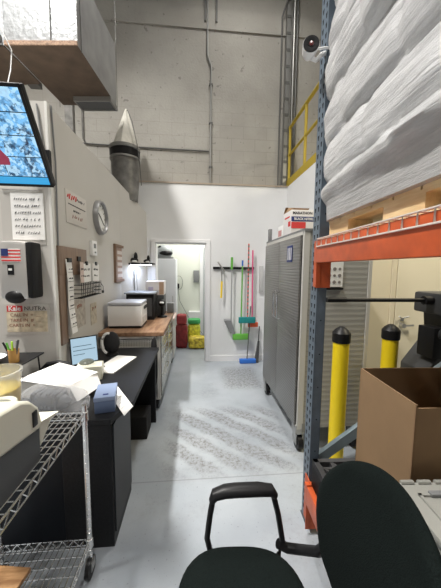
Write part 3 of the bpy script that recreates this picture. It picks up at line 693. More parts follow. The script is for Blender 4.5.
# ------------------------------------------------------------------ wire cart
t = thing('wire_shelf_cart', 'chrome wire shelving cart standing at lower left', 'cart', (-.79, .90, 0))
X0, X1, Y0, Y1 = -.205, .235, -.42, .44
for x in (X0, X1):
    for y in (Y0, Y1):
        b = B(); b.cyl((x, y, .09), (x, y, .935), .0125, seg=14)
        for k in range(32): b.lathe((x, y, .12+k*.0254), [(.0125, 0), (.0137, .001), (.0125, .002)], 10)
        b.obj('post', WIRE, t)
def shelf(z):
    b = B(); r = .0024
    for zz in (z, z-.035):
        b.tube([(X0, Y0, zz), (X1, Y0, zz), (X1, Y1, zz), (X0, Y1, zz)], .0036, seg=6, closed=True)
    n = 17
    for k in range(n+1):
        x = X0+(X1-X0)*k/n; b.cyl((x, Y0, z+.004), (x, Y1, z+.004), r, seg=5)
    m = 20
    for k in range(1, m):
        y = Y0+(Y1-Y0)*k/m; b.cyl((X0, y, z), (X1, y, z), .0024, seg=5)
    for x in (X0, X1):
        k = 0; y = Y0
        while y < Y1-.02:
            b.cyl((x, y, z if k % 2 else z-.035), (x, y+.0286, z-.035 if k % 2 else z), .0024, seg=5); y += .0286; k += 1
    for y in (Y0, Y1):
        k = 0; x = X0
        while x < X1-.02:
            b.cyl((x, y, z if k % 2 else z-.035), (x+.0276, y, z-.035 if k % 2 else z), .0024, seg=5); x += .0276; k += 1
    for x in (X0, X1):
        for y in (Y0, Y1): b.lathe((x, y, z-.04), [(.014, 0), (.019, .002), (.017, .045), (.014, .047)], 12)
    return b
shelf(.895).obj('wire_shelf', WIRE, t); shelf(.20).obj('wire_shelf', WIRE, t)
for x in (X0, X1):
    for y in (Y0, Y1):
        c = B().cyl((x, y, .07), (x, y, .12), .01).box((x-.017, y-.03, .04), (x-.012, y+.02, .085)).box((x+.012, y-.03, .04), (x+.017, y+.02, .085)).box((x-.017, y-.03, .08), (x+.017, y+.02, .088)).obj('caster', STEEL, t)
        B().cyl((x-.011, y-.01, .05), (x+.011, y-.01, .05), .05, seg=20).obj('wheel', BLACK, c)
SZ = .9015
t = thing('label_printer', 'large cream and grey label printer on top wire shelf', 'printer', (-.72, .86, SZ))
B().prism([(-.24, 0), (.145, 0), (.145, .12), (-.24, .18)], -.14, .14, 'x').obj('base', mat('printer_grey', (.045, .048, .052), .5), t)
b = B(); prof = [(-.24, .18), (-.24, .24), (-.15, .28), (-.04, .287), (.05, .275), (.10, .25), (.145, .205), (.165, .14), (.15, .118)]
b.prism(prof, -.145, .145, 'x'); b.obj('cover', CREAM, t, bevel=.012)
B().box((.143, .10, .15), (.150, .125, .205), bev=.002).obj('latch', BLACK, t)
B().hexa([(-.10, .15, .05), (.14, .15, .05), (.15, .21, .12), (-.08, .21, .12)], [(-.10, .15, .125), (.14, .15, .14), (.17, .23, .14), (-.08, .22, .14)]).obj('output_tray', CREAM, t)
t = thing('plastic_tub', 'round milky plastic tub with yellow contents on wire cart', 'tub', (-.90, 1.25, SZ))
B().lathe((0, 0, 0), [(.085, 0), (.102, .235), (.107, .237), (.107, .25), (.098, .25), (.082, .004)], 28).obj('tub', TUB, t)
B().lathe((0, 0, .006), [(.083, 0), (.0955, .165), (.0001, .165)], 28).obj('yellow_contents', YELB, t)
t = thing('plastic_bag', 'crinkled clear plastic bag with grey cables in front of label box', 'bag', (-.80, 1.555, DZ), R(-14))
b = B(); b.blob((0, 0, .08), (.20, .075, .08), 4, .05, 2.6); b.obj('bag_film', GLASS, t)
b = B(); b.blob((-.03, 0, .075), (.12, .06, .06), 3, .10)
for k in range(9): b.tube([(-.12+k*.02, -.055, .05), (-.115+k*.02, -.035, .115+.012*(k % 2)), (-.11+k*.02, .02, .13), (-.11+k*.02, .05, .05)], .009, seg=6)
b.obj('grey_cables', mat('bag_grey', (.17, .18, .20), .5), t)
t = thing('tape_roll', 'flat cream tape roll behind the large label printer', 'tape roll', (-.80, 1.13, SZ))
b = B(); b.tube([(.05*math.cos(2*PI*k/24), .05*math.sin(2*PI*k/24), .155) for k in range(24)], .012, seg=10, closed=True); b.obj('roll', CREAM, t)
B().lathe((0, 0, 0), [(.045, 0), (.045, .145)], 24).obj('core', MIDGREY, t)
tag(B().cbox((-.90, 1.10, .217), (.24, .24, .02), (0, 0, R(-8)), bev=.003).obj('wooden_board', PINE2), 'brown wooden board lying on lower wire shelf', 'board')

# ------------------------------------------------------------------ rolling steel counter
t = thing('rolling_workbench', 'long stainless rolling workbench with wood top along left wall', 'workbench', (-.71, 2.98, 0))
CX0, CX1, CY1 = -.33, .31, 1.43
b = B(); b.box((CX0, 0, .13), (CX1, CY1, .875)); b.obj('body', FRAMEGREY, t, bevel=.003)
B().box((CX0-.0, -.05, .875), (CX1+.05, CY1, .918), bev=.004).obj('wood_top', WOOD, t)
peg = mat('pegboard_panel', (.8, .79, .75), .5)
b = B(); b.mi = 0; b.box((CX0+.03, -.006, .70), (CX1-.04, 0, .86)); b.mi = 1
for i in range(20):
    for j in range(6): b.box((CX0+.05+i*.028, -.0072, .715+j*.024), (CX0+.058+i*.028, -.0058, .723+j*.024))
b.obj('pegboard', [peg, HOLE], t)
b = B(); b.box((CX0+.04, -.004, .16), (CX1-.03, 0, .69)); b.obj('end_panel', STEEL, t)
DRW = mat('mirror_drawer_front', (.55, .54, .50), .22, .9)
k = 0
for (y0, y1) in ((.03, .70), (.73, 1.40)):
    zs = [(.16, .40), (.41, .60), (.61, .74), (.75, .865)]
    for z0, z1 in zs:
        dr = B().box((CX1, y0, z0), (CX1+.018, y1, z1), bev=.003).obj('drawer', DRW, t)
        B().tube([(CX1+.018, y0+.12, z1-.03), (CX1+.035, y0+.14, z1-.03), (CX1+.035, y1-.14, z1-.03), (CX1+.018, y1-.12, z1-.03)], .006, seg=6).obj('handle', CHROME, dr)
b = B(); b.tube([(CX0+.10, 0, .86), (CX0+.10, -.08, .86), (CX1-.03, -.08, .86), (CX1-.03, 0, .86)], .012, seg=8); b.obj('push_handle', CHROME, t)
for x in (CX0+.06, CX1-.05):
    for y in (.07, CY1-.07):
        c = B().box((x-.035, y-.04, .10), (x+.035, y+.04, .13)).box((x-.03, y-.03, .04), (x-.024, y+.03, .11)).box((x+.024, y-.03, .04), (x+.03, y+.03, .11)).obj('caster', BLACK, t)
        B().cyl((x-.02, y, .055), (x+.02, y, .055), .055, seg=20).obj('wheel', BLACK, c)
t = thing('hanging_cloth', 'black cloth bag hanging from the workbench push handle', 'bag', (-.45, 2.88, .33))
B().blob((0, .0, .27), (.035, .045, .27), 3, .03, 3).obj('bag', BLACKM, t); B().tube([(0, 0, .5), (0, .04, .545), (0, .0, .50)], .006, seg=5).obj('strap', BLACKM, t)
CZ = .918
t = thing('white_printer', 'white boxy laser printer on the wood topped workbench', 'printer', (-.805, 3.30, CZ))
B().box((-.19, -.15, .0), (.175, .19, .025), bev=.004).obj('base', BLACK, t)
B().box((-.20, -.16, .025), (.18, .20, .26), bev=.012).obj('body', WHITEP, t)
B().box((-.20, -.16, .265), (.18, .20, .30), bev=.01).obj('scanner_lid', mat('printer_lid_grey', (.52, .54, .60), .4), t)
B().box((.18, -.02, .20), (.184, .17, .24)).obj('control_panel', BLACK, t)
B().box((.18, -.1, .06), (.186, .12, .12)).obj('paper_drawer', mat('pale_grey', (.6, .6, .6), .4), t)
t = thing('black_cabinet_box', 'black equipment box with grey top behind white printer', 'box', (-.74, 3.78, CZ))
B().box((-.18, -.14, 0), (.18, .15, .35), bev=.005).obj('case', BLACK, t)
B().box((-.20, -.17, .35), (.20, .17, .37), bev=.003).obj('top', mat('grey_lid_top', (.30, .33, .38), .4), t)
B().box((-.15, -.143, .05), (.15, -.14, .30)).obj('front_panel', DARKGREY, t)
t = thing('scanner_stand', 'black barcode scanner on stand beside black equipment box', 'scanner', (-.48, 3.86, CZ))
B().lathe((0, 0, 0), [(.07, 0), (.065, .02), (.02, .03)], 20).obj('base', BLACK, t)
B().cyl((0, 0, .03), (0, .02, .17), .02, .014).obj('stem', BLACK, t)
B().blob((0, 0, .20), (.05, .07, .05), 3).obj('head', BLACK, t); B().blob((0, -.05, .21), (.035, .02, .02), 2).obj('window', WHITEP, t)
t = thing('shipping_carton', 'white and tan carton stacked high at end of workbench', 'carton', (-.59, 4.12, CZ))
B().box((-.14, -.13, .30), (.12, .13, .50), bev=.003).obj('carton', mat('white_carton', (.78, .74, .74), .7), t)
B().box((.055, -.132, .31), (.121, -.1295, .49)).obj('tan_panel', mat('tan_carton', (.50, .34, .24), .7), t)
B().box((-.1, -.132, .36), (-.03, -.1295, .42)).obj('print_patch', mat('pale_violet_print', (.5, .45, .6), .7), t)
B().box((-.14, -.13, 0), (.12, .13, .30), bev=.003).obj('lower_case', DARKGREY, t)
tag(B().cbox((-.40, 4.30, CZ+.075), (.10, .16, .15), bev=.004).obj('grey_bin', MIDGREY), 'small grey bin at far right end of workbench', 'bin')
t = thing('small_cart', 'low pinkish topped cart standing in the doorway', 'cart', (-.50, 4.75, 0))
B().box((-.14, -.27, .10), (.12, .3, .74)).obj('body', FRAMEGREY, t, bevel=.004)
B().box((-.15, -.29, .74), (.14, .32, .78), bev=.004).obj('top', mat('pinkish_top', (.62, .48, .42), .5), t)
for x in (-.10, .08):
    for y in (-.2, .24): B().cyl((x-.015, y, .05), (x+.015, y, .05), .05, seg=16).box((x-.02, y-.02, .05), (x+.02, y+.02, .10)).obj('caster', BLACK, t)

# ------------------------------------------------------------------ back room things
t = thing('tall_locker', 'tall white locker seen through the doorway', 'locker', (-.60, 5.75, 0))
B().box((-.30, -.2, .0), (.19, .3, 1.80), bev=.004).obj('body', mat('locker_white', (.70, .71, .74), .5), t)
B().box((-.28, -.212, .05), (.17, -.2, 1.78), bev=.003).obj('door', mat('locker_white', (.7, .7, .7)), t)
B().box((.12, -.225, .9), (.135, -.212, 1.05)).obj('handle', STEEL, t)
t = thing('protective_helmet', 'black and white helmet on top of the white locker', 'helmet', (-.66, 5.72, 1.80)); t.scale = (1.15,)*3
b = B(); b.blob((0, 0, .12), (.16, .13, .13), 3); b.obj('shell', mat('helmet_grey', (.35, .37, .38), .4), t)
b = B(); b.blob((.03, -.05, .10), (.13, .10, .055), 3); b.obj('visor', BLACK, t); B().box((-.13, -.14, 0), (.17, .1, .03), bev=.01).obj('rim', MIDGREY, t)
B().blob((-.05, 0, .19), (.07, .1, .05), 2).obj('crest', BLACK, t)
tag(B().box((-.06, 6.33, 1.28), (.07, 6.40, 1.56), bev=.006).obj('wall_box', MIDGREY), 'small grey wall box in the back room', 'electrical box')
t = thing('coiled_hose', 'thin looped cable hanging on back room wall beside the locker', 'cable', (-.42, 6.38, 1.15))
b = B(); b.tube([(.13*math.cos(2*PI*k/20)*.7+.02, -.02, .12+.16*math.sin(2*PI*k/20)) for k in range(20)], .006, seg=5, closed=True); b.obj('loop', GALV, t)
B().tube([(.0, -.02, 0), (.04, -.05, -.3), (.28, -.1, -.75), (.5, -.14, -.98), (.6, -.2, -1.10)], .007, seg=5).obj('cable', GALV, t)
B().box((-.06, -.04, -.02), (.03, .02, .1), bev=.01).obj('hook_plug', BLACK, t)
sacks = [(-.29, 5.45, .0, .12, .10, .24, mat('dark_red_sack', (.22, .02, .02), .6, var=.4, vscale=15), 'dark red sack standing on floor by the doorway cart'),
         (-.29, 5.45, .485, .10, .10, .10, mat('red_sack_top', (.30, .03, .03), .6), 'small dark red bag on top of the red sack'),
         (-.04, 5.66, .0, .13, .11, .22, mat('yellow_green_sack', (.70, .68, .06), .5, var=.5, vscale=20), 'yellow sack standing behind the red and yellow bag'),
         (.02, 5.40, 0, .17, .12, .12, mat('yellow_red_sack', (.78, .48, .05), .5, var=.7, vscale=18), 'yellow and red bag lying in front on back room floor'),
         (-.04, 5.66, .45, .13, .11, .05, mat('green_bag', (.05, .35, .10), .6), 'green folded bag on top of the yellow sack')]
for x, y, z, rx, ry, rzz, m, lab in sacks:
    z0 = max(z, .0)
    tag(B().blob((0, 0, rzz), (rx, ry, rzz), 4, .035, 6).obj('sack', m), lab, 'sack', 'sacks on the back room floor').location = (x, y, z0)

# ------------------------------------------------------------------ tool rail
t = thing('tool_rail', 'black wall rail holding brooms on the white wall', 'rail', (.635, DY, 1.62))
B().box((-.35, -.03, -.02), (.35, 0, .02), bev=.003).obj('rail', BLACK, t)
for x in (-.22, -.04, .15, .23, .30): B().box((x-.03, -.055, -.018), (x+.03, -.03, .018), bev=.004).obj('clip', DARKGREY, t)
TY = 4.49
def tool(name, lab, cat, x, parts, grp=None):
    t = thing(name, lab, cat, (x, TY-(.055 if name == 'deck_brush' else 0), 0), 0, grp)
    for nm, bb, m in parts: bb.obj(nm, m, t)
    return t
tool('hand_scraper', 'short yellow handled scraper hanging at left of rail', 'scraper', .42, [('handle', B().cyl((0, 0, 1.12), (.01, 0, 1.40), .016), YELB), ('shaft', B().cyl((.01, 0, 1.40), (0, 0, 1.62), .010).cyl((-.06, 0, 1.72), (.06, 0, 1.56), .012), STEEL)])
tool('long_dustpan', 'grey dustpan on long pole with green tip', 'dustpan', .595, [('pole', B().cyl((0, 0, .72), (0, 0, 1.60), .011), GREYPOLE), ('grip', B().cyl((0, 0, 1.60), (0, 0, 1.80), .02), GREEN), ('pan', B().hexa([(-.13, -.03, .74), (.0, -.03, .74), (.07, -.03, .50), (-.02, -.03, .52)], [(-.13, .02, .76), (.0, .02, .76), (.07, .02, .52), (-.02, .02, .54)]), MIDGREY)])
tool('push_broom', 'bright green broom hanging low on the rail', 'broom', .765, [('pole', B().cyl((0, 0, .50), (.01, 0, 1.66), .012), GREEN), ('tip', B().cyl((.01, 0, 1.66), (.01, 0, 1.75), .014), BLUEB), ('head', B().box((-.14, -.03, .40), (.14, .03, .50), bev=.01), GREEN)])
tool('deck_brush', 'teal brush on striped red pole hanging on rail', 'brush', .865, [('pole', B().cyl((0, 0, .80), (.0, 0, 2.02), .012), CANDY), ('head', B().box((-.15, -.03, .70), (.13, .03, .80), bev=.008), TEAL)])
tool('dust_mop', 'red headed squeegee on pink pole hanging rightmost', 'squeegee', .955, [('pole', B().cyl((0, 0, .74), (-.01, 0, 1.92), .012), PINK), ('head', B().box((-.07, -.025, .62), (.10, .02, .70), bev=.006), REDO)])
tool('floor_squeegee', 'blue headed brush on thin dark pole standing on floor', 'brush', .87, [('pole', B().cyl((0, -.05, .07), (.05, -.03, .98), .009), GALVD), ('head', B().box((-.13, -.09, .005), (.15, -.02, .075), bev=.006), BLUEB)])
tool('lobby_dustpan', 'narrow black dustpan leaning on wall beside the steel cabinet', 'dustpan', 1.05, [('pan', B().hexa([(-.05, -.06, 0), (.02, -.06, 0), (.05, .02, .36), (.02, .02, .36)], [(-.05, -.0, 0), (.02, -.0, 0), (.05, .05, .36), (.02, .05, .36)]), DARKGREY), ('handle', B().cyl((.03, .03, .36), (.045, .04, .62), .008), BLACK)])
tag(B().box((1.08, 4.52, 1.22), (1.14, DY, 1.66), bev=.004).obj('paper_holder', mat('holder_grey', (.5, .5, .5), .5)), 'grey wall box half hidden behind the steel cabinet', 'wall box')

# ------------------------------------------------------------------ steel cabinet
t = thing('steel_storage_cabinet', 'tall ribbed steel storage cabinet on casters', 'cabinet', (.885, 2.19, 0))
L = 1.19; Dp = .61
B().box((.02, 0, .215), (Dp, L, 1.93)).obj('body', RIBSIDE, t)
b = B(); b.box((0.0, -.004, .205), (.055, .02, 1.935)).box((0, L-.02, .205), (.05, L+.004, 1.935)).box((0, 0, 1.90), (.05, L, 1.935)).box((0, 0, .205), (.05, L, .235)).box((Dp-.03, -.004, .205), (Dp+.004, .02, 1.935)); b.obj('frame', FRAMEGREY, t, bevel=.003)
B().box((0, -.01, 1.93), (Dp, L+.005, 1.95)).obj('top_panel', MIDGREY, t)
for y0, y1, hy in ((.03, L/2-.002, L/2-.06), (L/2+.002, L-.03, L/2+.06)):
    d = B().box((-.018, y0, .225), (0, y1, 1.895), bev=.003).obj('door', RIBS, t)
    B().tube([(-.018, hy, 1.10), (-.05, hy, 1.11), (-.05, hy, 1.37), (-.018, hy, 1.38)], .009, seg=8).obj('handle', CHROME, d)
b = B(); b.box((-.023, .20, 1.68), (-.018, .34, 1.83), bev=.002); pl = b.obj('badge', BLUEP, t)
b = B()
for y in (.225, .265, .305): b.box((-.0245, y-.008, 1.70), (-.0229, y+.008, 1.81))
b.obj('badge_lettering', PAPER, pl)
for x in (.035, Dp-.06):
    for y in (.06, L-.06):
        c = B().box((x-.04, y-.05, .15), (x+.04, y+.05, .215)).box((x-.033, y-.05, .05), (x-.026, y+.04, .16)).box((x+.026, y-.05, .05), (x+.033, y+.04, .16)).obj('caster', STEEL, t)
        B().cyl((x-.022, y-.02, .068), (x+.022, y-.02, .068), .068, seg=24).obj('wheel', BLACK, c)
B().box((.045, -.012, .18), (.10, -.004, .26)).obj('corner_bracket', GALV, t)
t = thing('safety_notice', 'white notice with dark symbols on end of steel cabinet', 'notice', (1.16, 2.185, 1.56))
B().box((-.075, -.004, -.09), (.075, 0, .12)).obj('sheet', PAPER, t)
for i in range(3):
    for j in range(3):
        B().cyl((-.045+i*.045, -.004, -.05+j*.055), (-.045+i*.045, -.006, -.05+j*.055), .012+.003*((i+j) % 2), seg=10).obj('symbol', mat('symbol_grey', (.22, .2, .19), .8), t)
B().box((-.075, -.02, -.115), (.075, 0, -.098)).obj('magnet_bar', BLACK, t)
# cartons on the cabinet
t = thing('glove_carton', 'white carton with red and navy print on top of steel cabinet', 'carton', (.955, 2.70, 1.951))
B().box((0, 0, 0), (.262, .25, .258), bev=.002).obj('carton', mat('white_print_carton', (.72, .70, .70), .6), t)
B().hexa([(0, .245, .258), (.262, .245, .258), (.262, .25, .258), (0, .25, .258)], [(.0, .19, .318), (.262, .19, .318), (.262, .195, .318), (0, .195, .318)]).obj('back_flap', CARD, t)
B().hexa([(0, 0, .258), (.004, 0, .258), (.004, .25, .258), (0, .25, .258)], [(.03, .02, .27), (.034, .02, .27), (.034, .19, .318), (.03, .19, .318)]).obj('side_flap', CARD, t)
B().box((0.0, -.002, .145), (.262, .001, .192)).obj('navy_band', BLUEP, t)
B().box((-.0, -.0022, .075), (.15, .001, .138)).obj('red_patch', REDP, t)
B().box((-.002, .02, .10), (.001, .09, .15)).obj('red_patch', REDP, t)
text('heading_text', 'MARATHON', .036, INK, t, (.115, -.0012, .226), ROTF, 1.0, .0004, .001)
text('band_text', 'BLACK NITRILE', .033, PAPER, t, (.135, -.0035, .168), ROTF, .95, .0004, .001)
B().box((-.002, .05, .19), (.001, .20, .205)).obj('side_print', REDP, t)
t = thing('small_white_box', 'small white printed box behind the glove carton on cabinet', 'box', (1.0, 3.12, 1.951))
B().box((0, 0, 0), (.18, .18, .17), bev=.003).obj('box', WHITEP, t); B().box((-.002, .03, .05), (.0005, .15, .12)).obj('pink_print', mat('pink_print', (.6, .3, .3), .7), t)
tag(B().box((.895, 3.30, 1.951), (.93, 3.36, 2.10)).obj('metal_bracket', MIDGREY), 'small grey upright bracket on far corner of steel cabinet', 'bracket')

# ------------------------------------------------------------------ bollards
b1 = thing('bollard', 'yellow bollard with black cap nearer the steel cabinet', 'bollard', (1.135, 1.98, 0), 0, 'yellow bollards')
B().lathe((0, 0, 0), [(.060, 0), (.060, 1.06)], 28).obj('sleeve', YELLOW, b1)
B().lathe((0, 0, 1.05), [(.065, 0), (.068, .01), (.068, .075), (.048, .10), (.02, .122), (.0001, .125)], 28).obj('cap', BLACK, b1)
c = copy_tree(b1); c.location = (1.60, 2.05, 0); c['label'] = 'shaded yellow bollard with black cap in front of the cream door'

# ------------------------------------------------------------------ pallet rack (turned slightly)
RO = (.697, 1.50, 0); RZ = R(-3)
t = thing('pallet_rack', 'pallet rack with blue grey uprights and orange beams', 'rack', RO, RZ)
def upright(x, y, mirror=1):
    b = B(); w = .055; dpt = .10; sgn = mirror
    xa, xb = (x, x+w*sgn)
    b.mi = 0
    b.box((xa, y, .0), (xa+.003*sgn, y+dpt, 4.8)).box((xa, y, 0), (xb, y+.003, 4.8)).box((xa, y+dpt-.003, 0), (xb, y+dpt, 4.8)).box((xb-.003*sgn, y, 0), (xb, y+.02, 4.8)).box((xb-.003*sgn, y+dpt-.02, 0), (xb, y+dpt, 4.8))
    b.mi = 1
    for k in range(90):
        z = .08+k*.0508
        for yy in (y+.028, y+.072):
            b.prism([(yy-.009, z+.012), (yy+.009, z+.012), (yy+.004, z-.014), (yy-.004, z-.014)], xa-.0006*sgn, xa+.0032*sgn, 'x')
        (k % 4 == 0) and b.cyl((xa+.03*sgn, y-.0006, z+.02), (xa+.03*sgn, y+.001, z+.02), .004, seg=8)
    return b
for x, y, s in ((0, 0, 1), (1.07, 0, -1), (0, -2.5, 1), (1.07, -2.5, -1)):
    upright(x, y, s).obj('upright', [RACKBLUE, HOLE], t)
    B().box((x-.005 if s > 0 else x-.1, y-.01, 0), (x+.1 if s > 0 else x+.005, y+.11, .008)).obj('base_plate', DARKGREY, t)
def bar(a, c, w=.03, m=BRACEBLUE, nm='brace'):
    b = B(); a = Vector(a); c = Vector(c); d = (c-a); q = Vector((0, 0, 1)).rotation_difference(d.normalized()).to_euler()
    b.cbox((a+c)/2, (.06, w, d.length), q); b.obj(nm, m, t)
for y in (.05, -2.45):
    bar((.06, y, .41), (1.01, y, 1.14)); bar((1.01, y, 1.58), (.06, y, 2.30)); bar((.055, y, .22), (1.015, y, .22)); bar((.055, y, 2.36), (1.015, y, 2.36)); bar((.06, y, 2.44), (1.01, y, 3.3))
for x0, x1 in ((-.032, .018), (1.052, 1.102)):
    for z0, z1 in ((1.655, 1.775), (.20, .318)):
        B().box((x0, -2.35, z0), (x1, -.012, z1), bev=.004).obj('beam', ORANGE, t)
        for y0, y1 in ((-.055, .045), (-2.45, -2.35)):
            b = B(); zc0, zc1 = (z0-.14, z1-.002) if z0 > 1 else (.04, z1+.01)
            xa = x0 if x0 < 0 else x1-.004
            b.box((-.008 if x0 < 0 else 1.078, y0, zc0), (-.002 if x0 < 0 else 1.072, y1, zc1))
            b.box((x0, y0 if y0 > -1 else y1-.006, zc0), (.05 if x0 < 0 else x1, (y0+.006) if y0 > -1 else y1, zc1))
            b.obj('beam_connector', ORANGE, t)
# wire deck
DZK = 1.777
b = B()
for k in range(20):
    x = -.02+k*.058; b.cyl((x, -2.3, DZK+.008), (x, -.06, DZK+.008), .0025, seg=5)
for k in range(38):
    y = -2.28+k*.06
    b.tube([(-.037, y, DZK-.036), (-.037, y, DZK+.004), (1.1, y, DZK+.004)], .0034, seg=5)
b.tube([(-.037, -2.3, DZK-.036), (-.037, -.06, DZK-.036)], .0036, seg=5); b.tube([(-.036, -2.3, DZK+.006), (-.036, -.06, DZK+.006)], .003, seg=5)
b.obj('wire_deck', mat('zinc_wire', (.78, .72, .66), .5, .2), t)

# upper pallet
PZ = DZK+.008
t = thing('wooden_pallet', 'pale pine pallet on the upper orange beams', 'pallet', RO, RZ)
PX0, PX1, PY0, PY1 = .03, 1.0, -1.22, -.06
for x in (PX0, .43, PX1-.12):
    B().box((x, PY0, PZ), (x+.12, PY1, PZ+.010)).obj('bottom_board', PINE, t)
    for y in (PY1-.20, (PY0+PY1)/2-.08, PY0): B().box((x, y, PZ+.010), (x+.12, y+.20, PZ+.068)).obj('block', PINE, t)
for k in range(9):
    y = PY0+k*(PY1-PY0-.115)/8; B().box((PX0, y, PZ+.080), (PX1, y+.122, PZ+.092)).obj('deck_board', PINE, t)
for x in (PX0, .43, PX1-.12): B().box((x, PY0, PZ+.068), (x+.12, PY1, PZ+.080)).obj('stringer_board', PINE, t)

# wrapped load
LZ = PZ+.092
def noise3(p):
    from mathutils import noise as NN
    return NN.noise(p)
b = B()
nz_, LH = 150, 1.66; nlay = 8
loop = []
hx, hy = .515, .615; cx, cy = .505, -.625
NP = 240
for i in range(NP):
    a = 2*PI*i/NP; ca, sa = math.cos(a), math.sin(a); p = 14
    r = (abs(ca/hx)**p+abs(sa/hy)**p)**(-1/p); loop.append((ca, sa, r))
rows = []
for j in range(nz_+1):
    z = LH*j/nz_; u = z/LH*nlay; fr = u-math.floor(u)
    bul = (1-abs(2*fr-1)**2.6)
    row = []
    for i, (ca, sa, r) in enumerate(loop):
        px, py = ca*r, sa*r
        wz = z+.035*noise3(Vector((px*1.5, py*1.5, z*1.2)))
        u2 = max(0, min(nlay-.001, wz/LH*nlay)); f2 = u2-math.floor(u2); bl = (1-abs(2*f2-1)**2.2)
        lay = math.floor(u2); off = noise3(Vector((lay*3.1+5, 2.2, 0)))*.02
        # bag ends: vertical dips between bags along each side
        s = (py*2.6 if abs(px/hx) > abs(py/hy) else px*2.6)+lay*.5
        dip = -.012*math.exp(-((s-round(s))/.06)**2)
        base = .0 if z > .12 else 0
        amp = .034+.022*math.sin(lay*2.3+1)
        cross = abs(math.sin((py+px)*5.5+z*9+1.6*noise3(Vector((px*2, py*2, z*2)))))**6
        dsp = amp*bl+off+dip*.8+.010*cross+.022*noise3(Vector((px*2.2+9, py*2.2, z*5)))+.010*noise3(Vector((px*3+py*3, py*2, z*16)))+.004*noise3(Vector((py*5, px*5, z*50)))
        lowf = min(1, max(.12, (z-.07)/.10)); dsp = dsp*lowf-.012*(1-lowf)
        k = 1+dsp/r-.018*z
        row.append(b.bm.verts.new((cx+px*k, cy+py*k+.0*z, LZ+z)))
    rows.append(row)
for A, C in zip(rows, rows[1:]):
    for i in range(NP): b.bm.faces.new((A[i], A[(i+1) % NP], C[(i+1) % NP], C[i]))
b.bm.faces.new(rows[0][::-1]); b.bm.faces.new(rows[-1])
t = thing('wrapped_bag_stack', 'tall white stretch wrapped load of stacked bags on pallet', 'wrapped load', RO, RZ)
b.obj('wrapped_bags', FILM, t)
bpy.context.view_layer.update()
b = B(); tail = [(-.005, -.02-k*.03, LZ+.03+.01*math.sin(k*2)) for k in range(3)]

# security camera on upright
t = thing('security_camera', 'round black faced security camera clipped on rack upright', 'camera', (.595, 1.47, 2.78))
b = B(); b.M = Matrix.Rotation(R(90), 4, 'X') @ Matrix.Rotation(R(-12), 4, 'Y'); b.lathe((0, 0, -.09), [(.020, 0), (.036, .03), (.043, .09)], 24); b.obj('body', WHITEP, t)
b = B(); b.M = Matrix.Rotation(R(90), 4, 'X') @ Matrix.Rotation(R(-12), 4, 'Y'); b.lathe((0, 0, 0), [(.0405, 0), (.0405, .004), (.022, .005), (.012, -.0)], 24); b.obj('face', BLACKM, t)
b = B(); b.M = Matrix.Rotation(R(90), 4, 'X') @ Matrix.Rotation(R(-12), 4, 'Y'); b.lathe((0, 0, .0), [(.0001, .007), (.012, .006)], 16); b.obj('lens', mat('lens_red', (.10, .02, .02), .2), t)
B().tube([(.02, .06, -.02), (.05, .05, -.04), (.08, .045, -.01), (.098, .05, 0)], .012, seg=8).tube([(.04, .03, .0), (.09, .028, .01), (.17, .02, .0)], .006, seg=6).obj('bracket', WHITEP, t)

# ------------------------------------------------------------------ lower level
t = thing('plastic_pallet', 'black slotted plastic pallet on low orange beams', 'pallet', RO, RZ)
b = B(); X0p, X1p, Y0p, Y1p = .0, 1.04, -1.2, -.04; Z0, Z1 = .32, .485
n = 0
for k in range(18): 
    y = Y0p+k*(Y1p-Y0p-.018)/17; b.box((X0p, y, Z1-.03), (X1p, y+.018, Z1))
for k in range(12):
    x = X0p+k*(X1p-X0p-.02)/11; b.box((x, Y0p, Z1-.035), (x+.02, Y1p, Z1-.001))
b.box((X0p, Y0p, Z1-.04), (X0p+.03, Y1p, Z1+.002)).box((X0p, Y1p-.03, Z1-.04), (X1p, Y1p, Z1+.002)).box((X1p-.03, Y0p, Z1-.04), (X1p, Y1p, Z1+.002))
for k in range(9): b.cbox((.10+k*.1, Y1p-.15, Z1-.012), (.012, .30, .024), (0, 0, R(40)))
b.obj('slotted_deck', mat('grey_black_plastic', (.045, .045, .048), .5), t)
b = B()
for x in (X0p, .45, X1p-.12):
    for y in (Y0p, -.70, Y1p-.16): b.box((x, y, Z0), (x+.12, y+.16, Z1-.03))
    b.box((x, Y0p, Z0), (x+.12, Y1p, Z0+.02))
b.box((X0p, Y0p, Z0), (X0p+.012, Y1p, Z1-.035))
b.obj('foot_block', BLACK, t)
PT = .488
t = thing('cardboard_box', 'open brown cardboard box standing on the black pallet', 'box', (.875, .955, PT), R(-3))
w, dd, h, th = .46, .40, .595, .006
b = B(); b.mi = 0
b.box((0, 0, 0), (w, dd, th)).box((0, 0, 0), (th, dd, h)).box((w-th, 0, 0), (w, dd, h)).box((0, dd-th, 0), (w, dd, h)).box((0, 0, 0), (w, th, h-.015))
b.obj('carton', CARD, t)
B().box((-.001, -.0015, 0), (.004, .003, h)).obj('corner_edge', CARDD, t)
b = B(); b.box((-.0012, -.002, .33), (.006, .004, .50)).box((.004, -.0015, .30), (.01, .001, .33)); b.obj('torn_slot', CARDD, t)
b = B(); b.hexa([(w, .01, h), (w, dd-.01, h), (w+.10, dd-.01, h+.06), (w+.10, .01, h+.06)], [(w, .01, h+.005), (w, dd-.01, h+.005), (w+.10, dd-.01, h+.065), (w+.10, .01, h+.065)]); b.obj('flap', CARD, t)
t = thing('storage_tote', 'pale grey lidded plastic tote on pallet behind the chair', 'tote', (.72, .36, PT), R(-4))
b = B(); b.hexa([(.03, .03, 0), (.55, .03, 0), (.55, .52, 0), (.03, .52, 0)], [(.01, .01, .285), (.57, .01, .285), (.57, .54, .285), (.01, .54, .285)]); b.obj('bin', TOTE, t, bevel=.006)
b = B(); b.box((0, 0, .285), (.58, .55, .31), bev=.006); b.obj('lid', TOTE, t)
b = B()
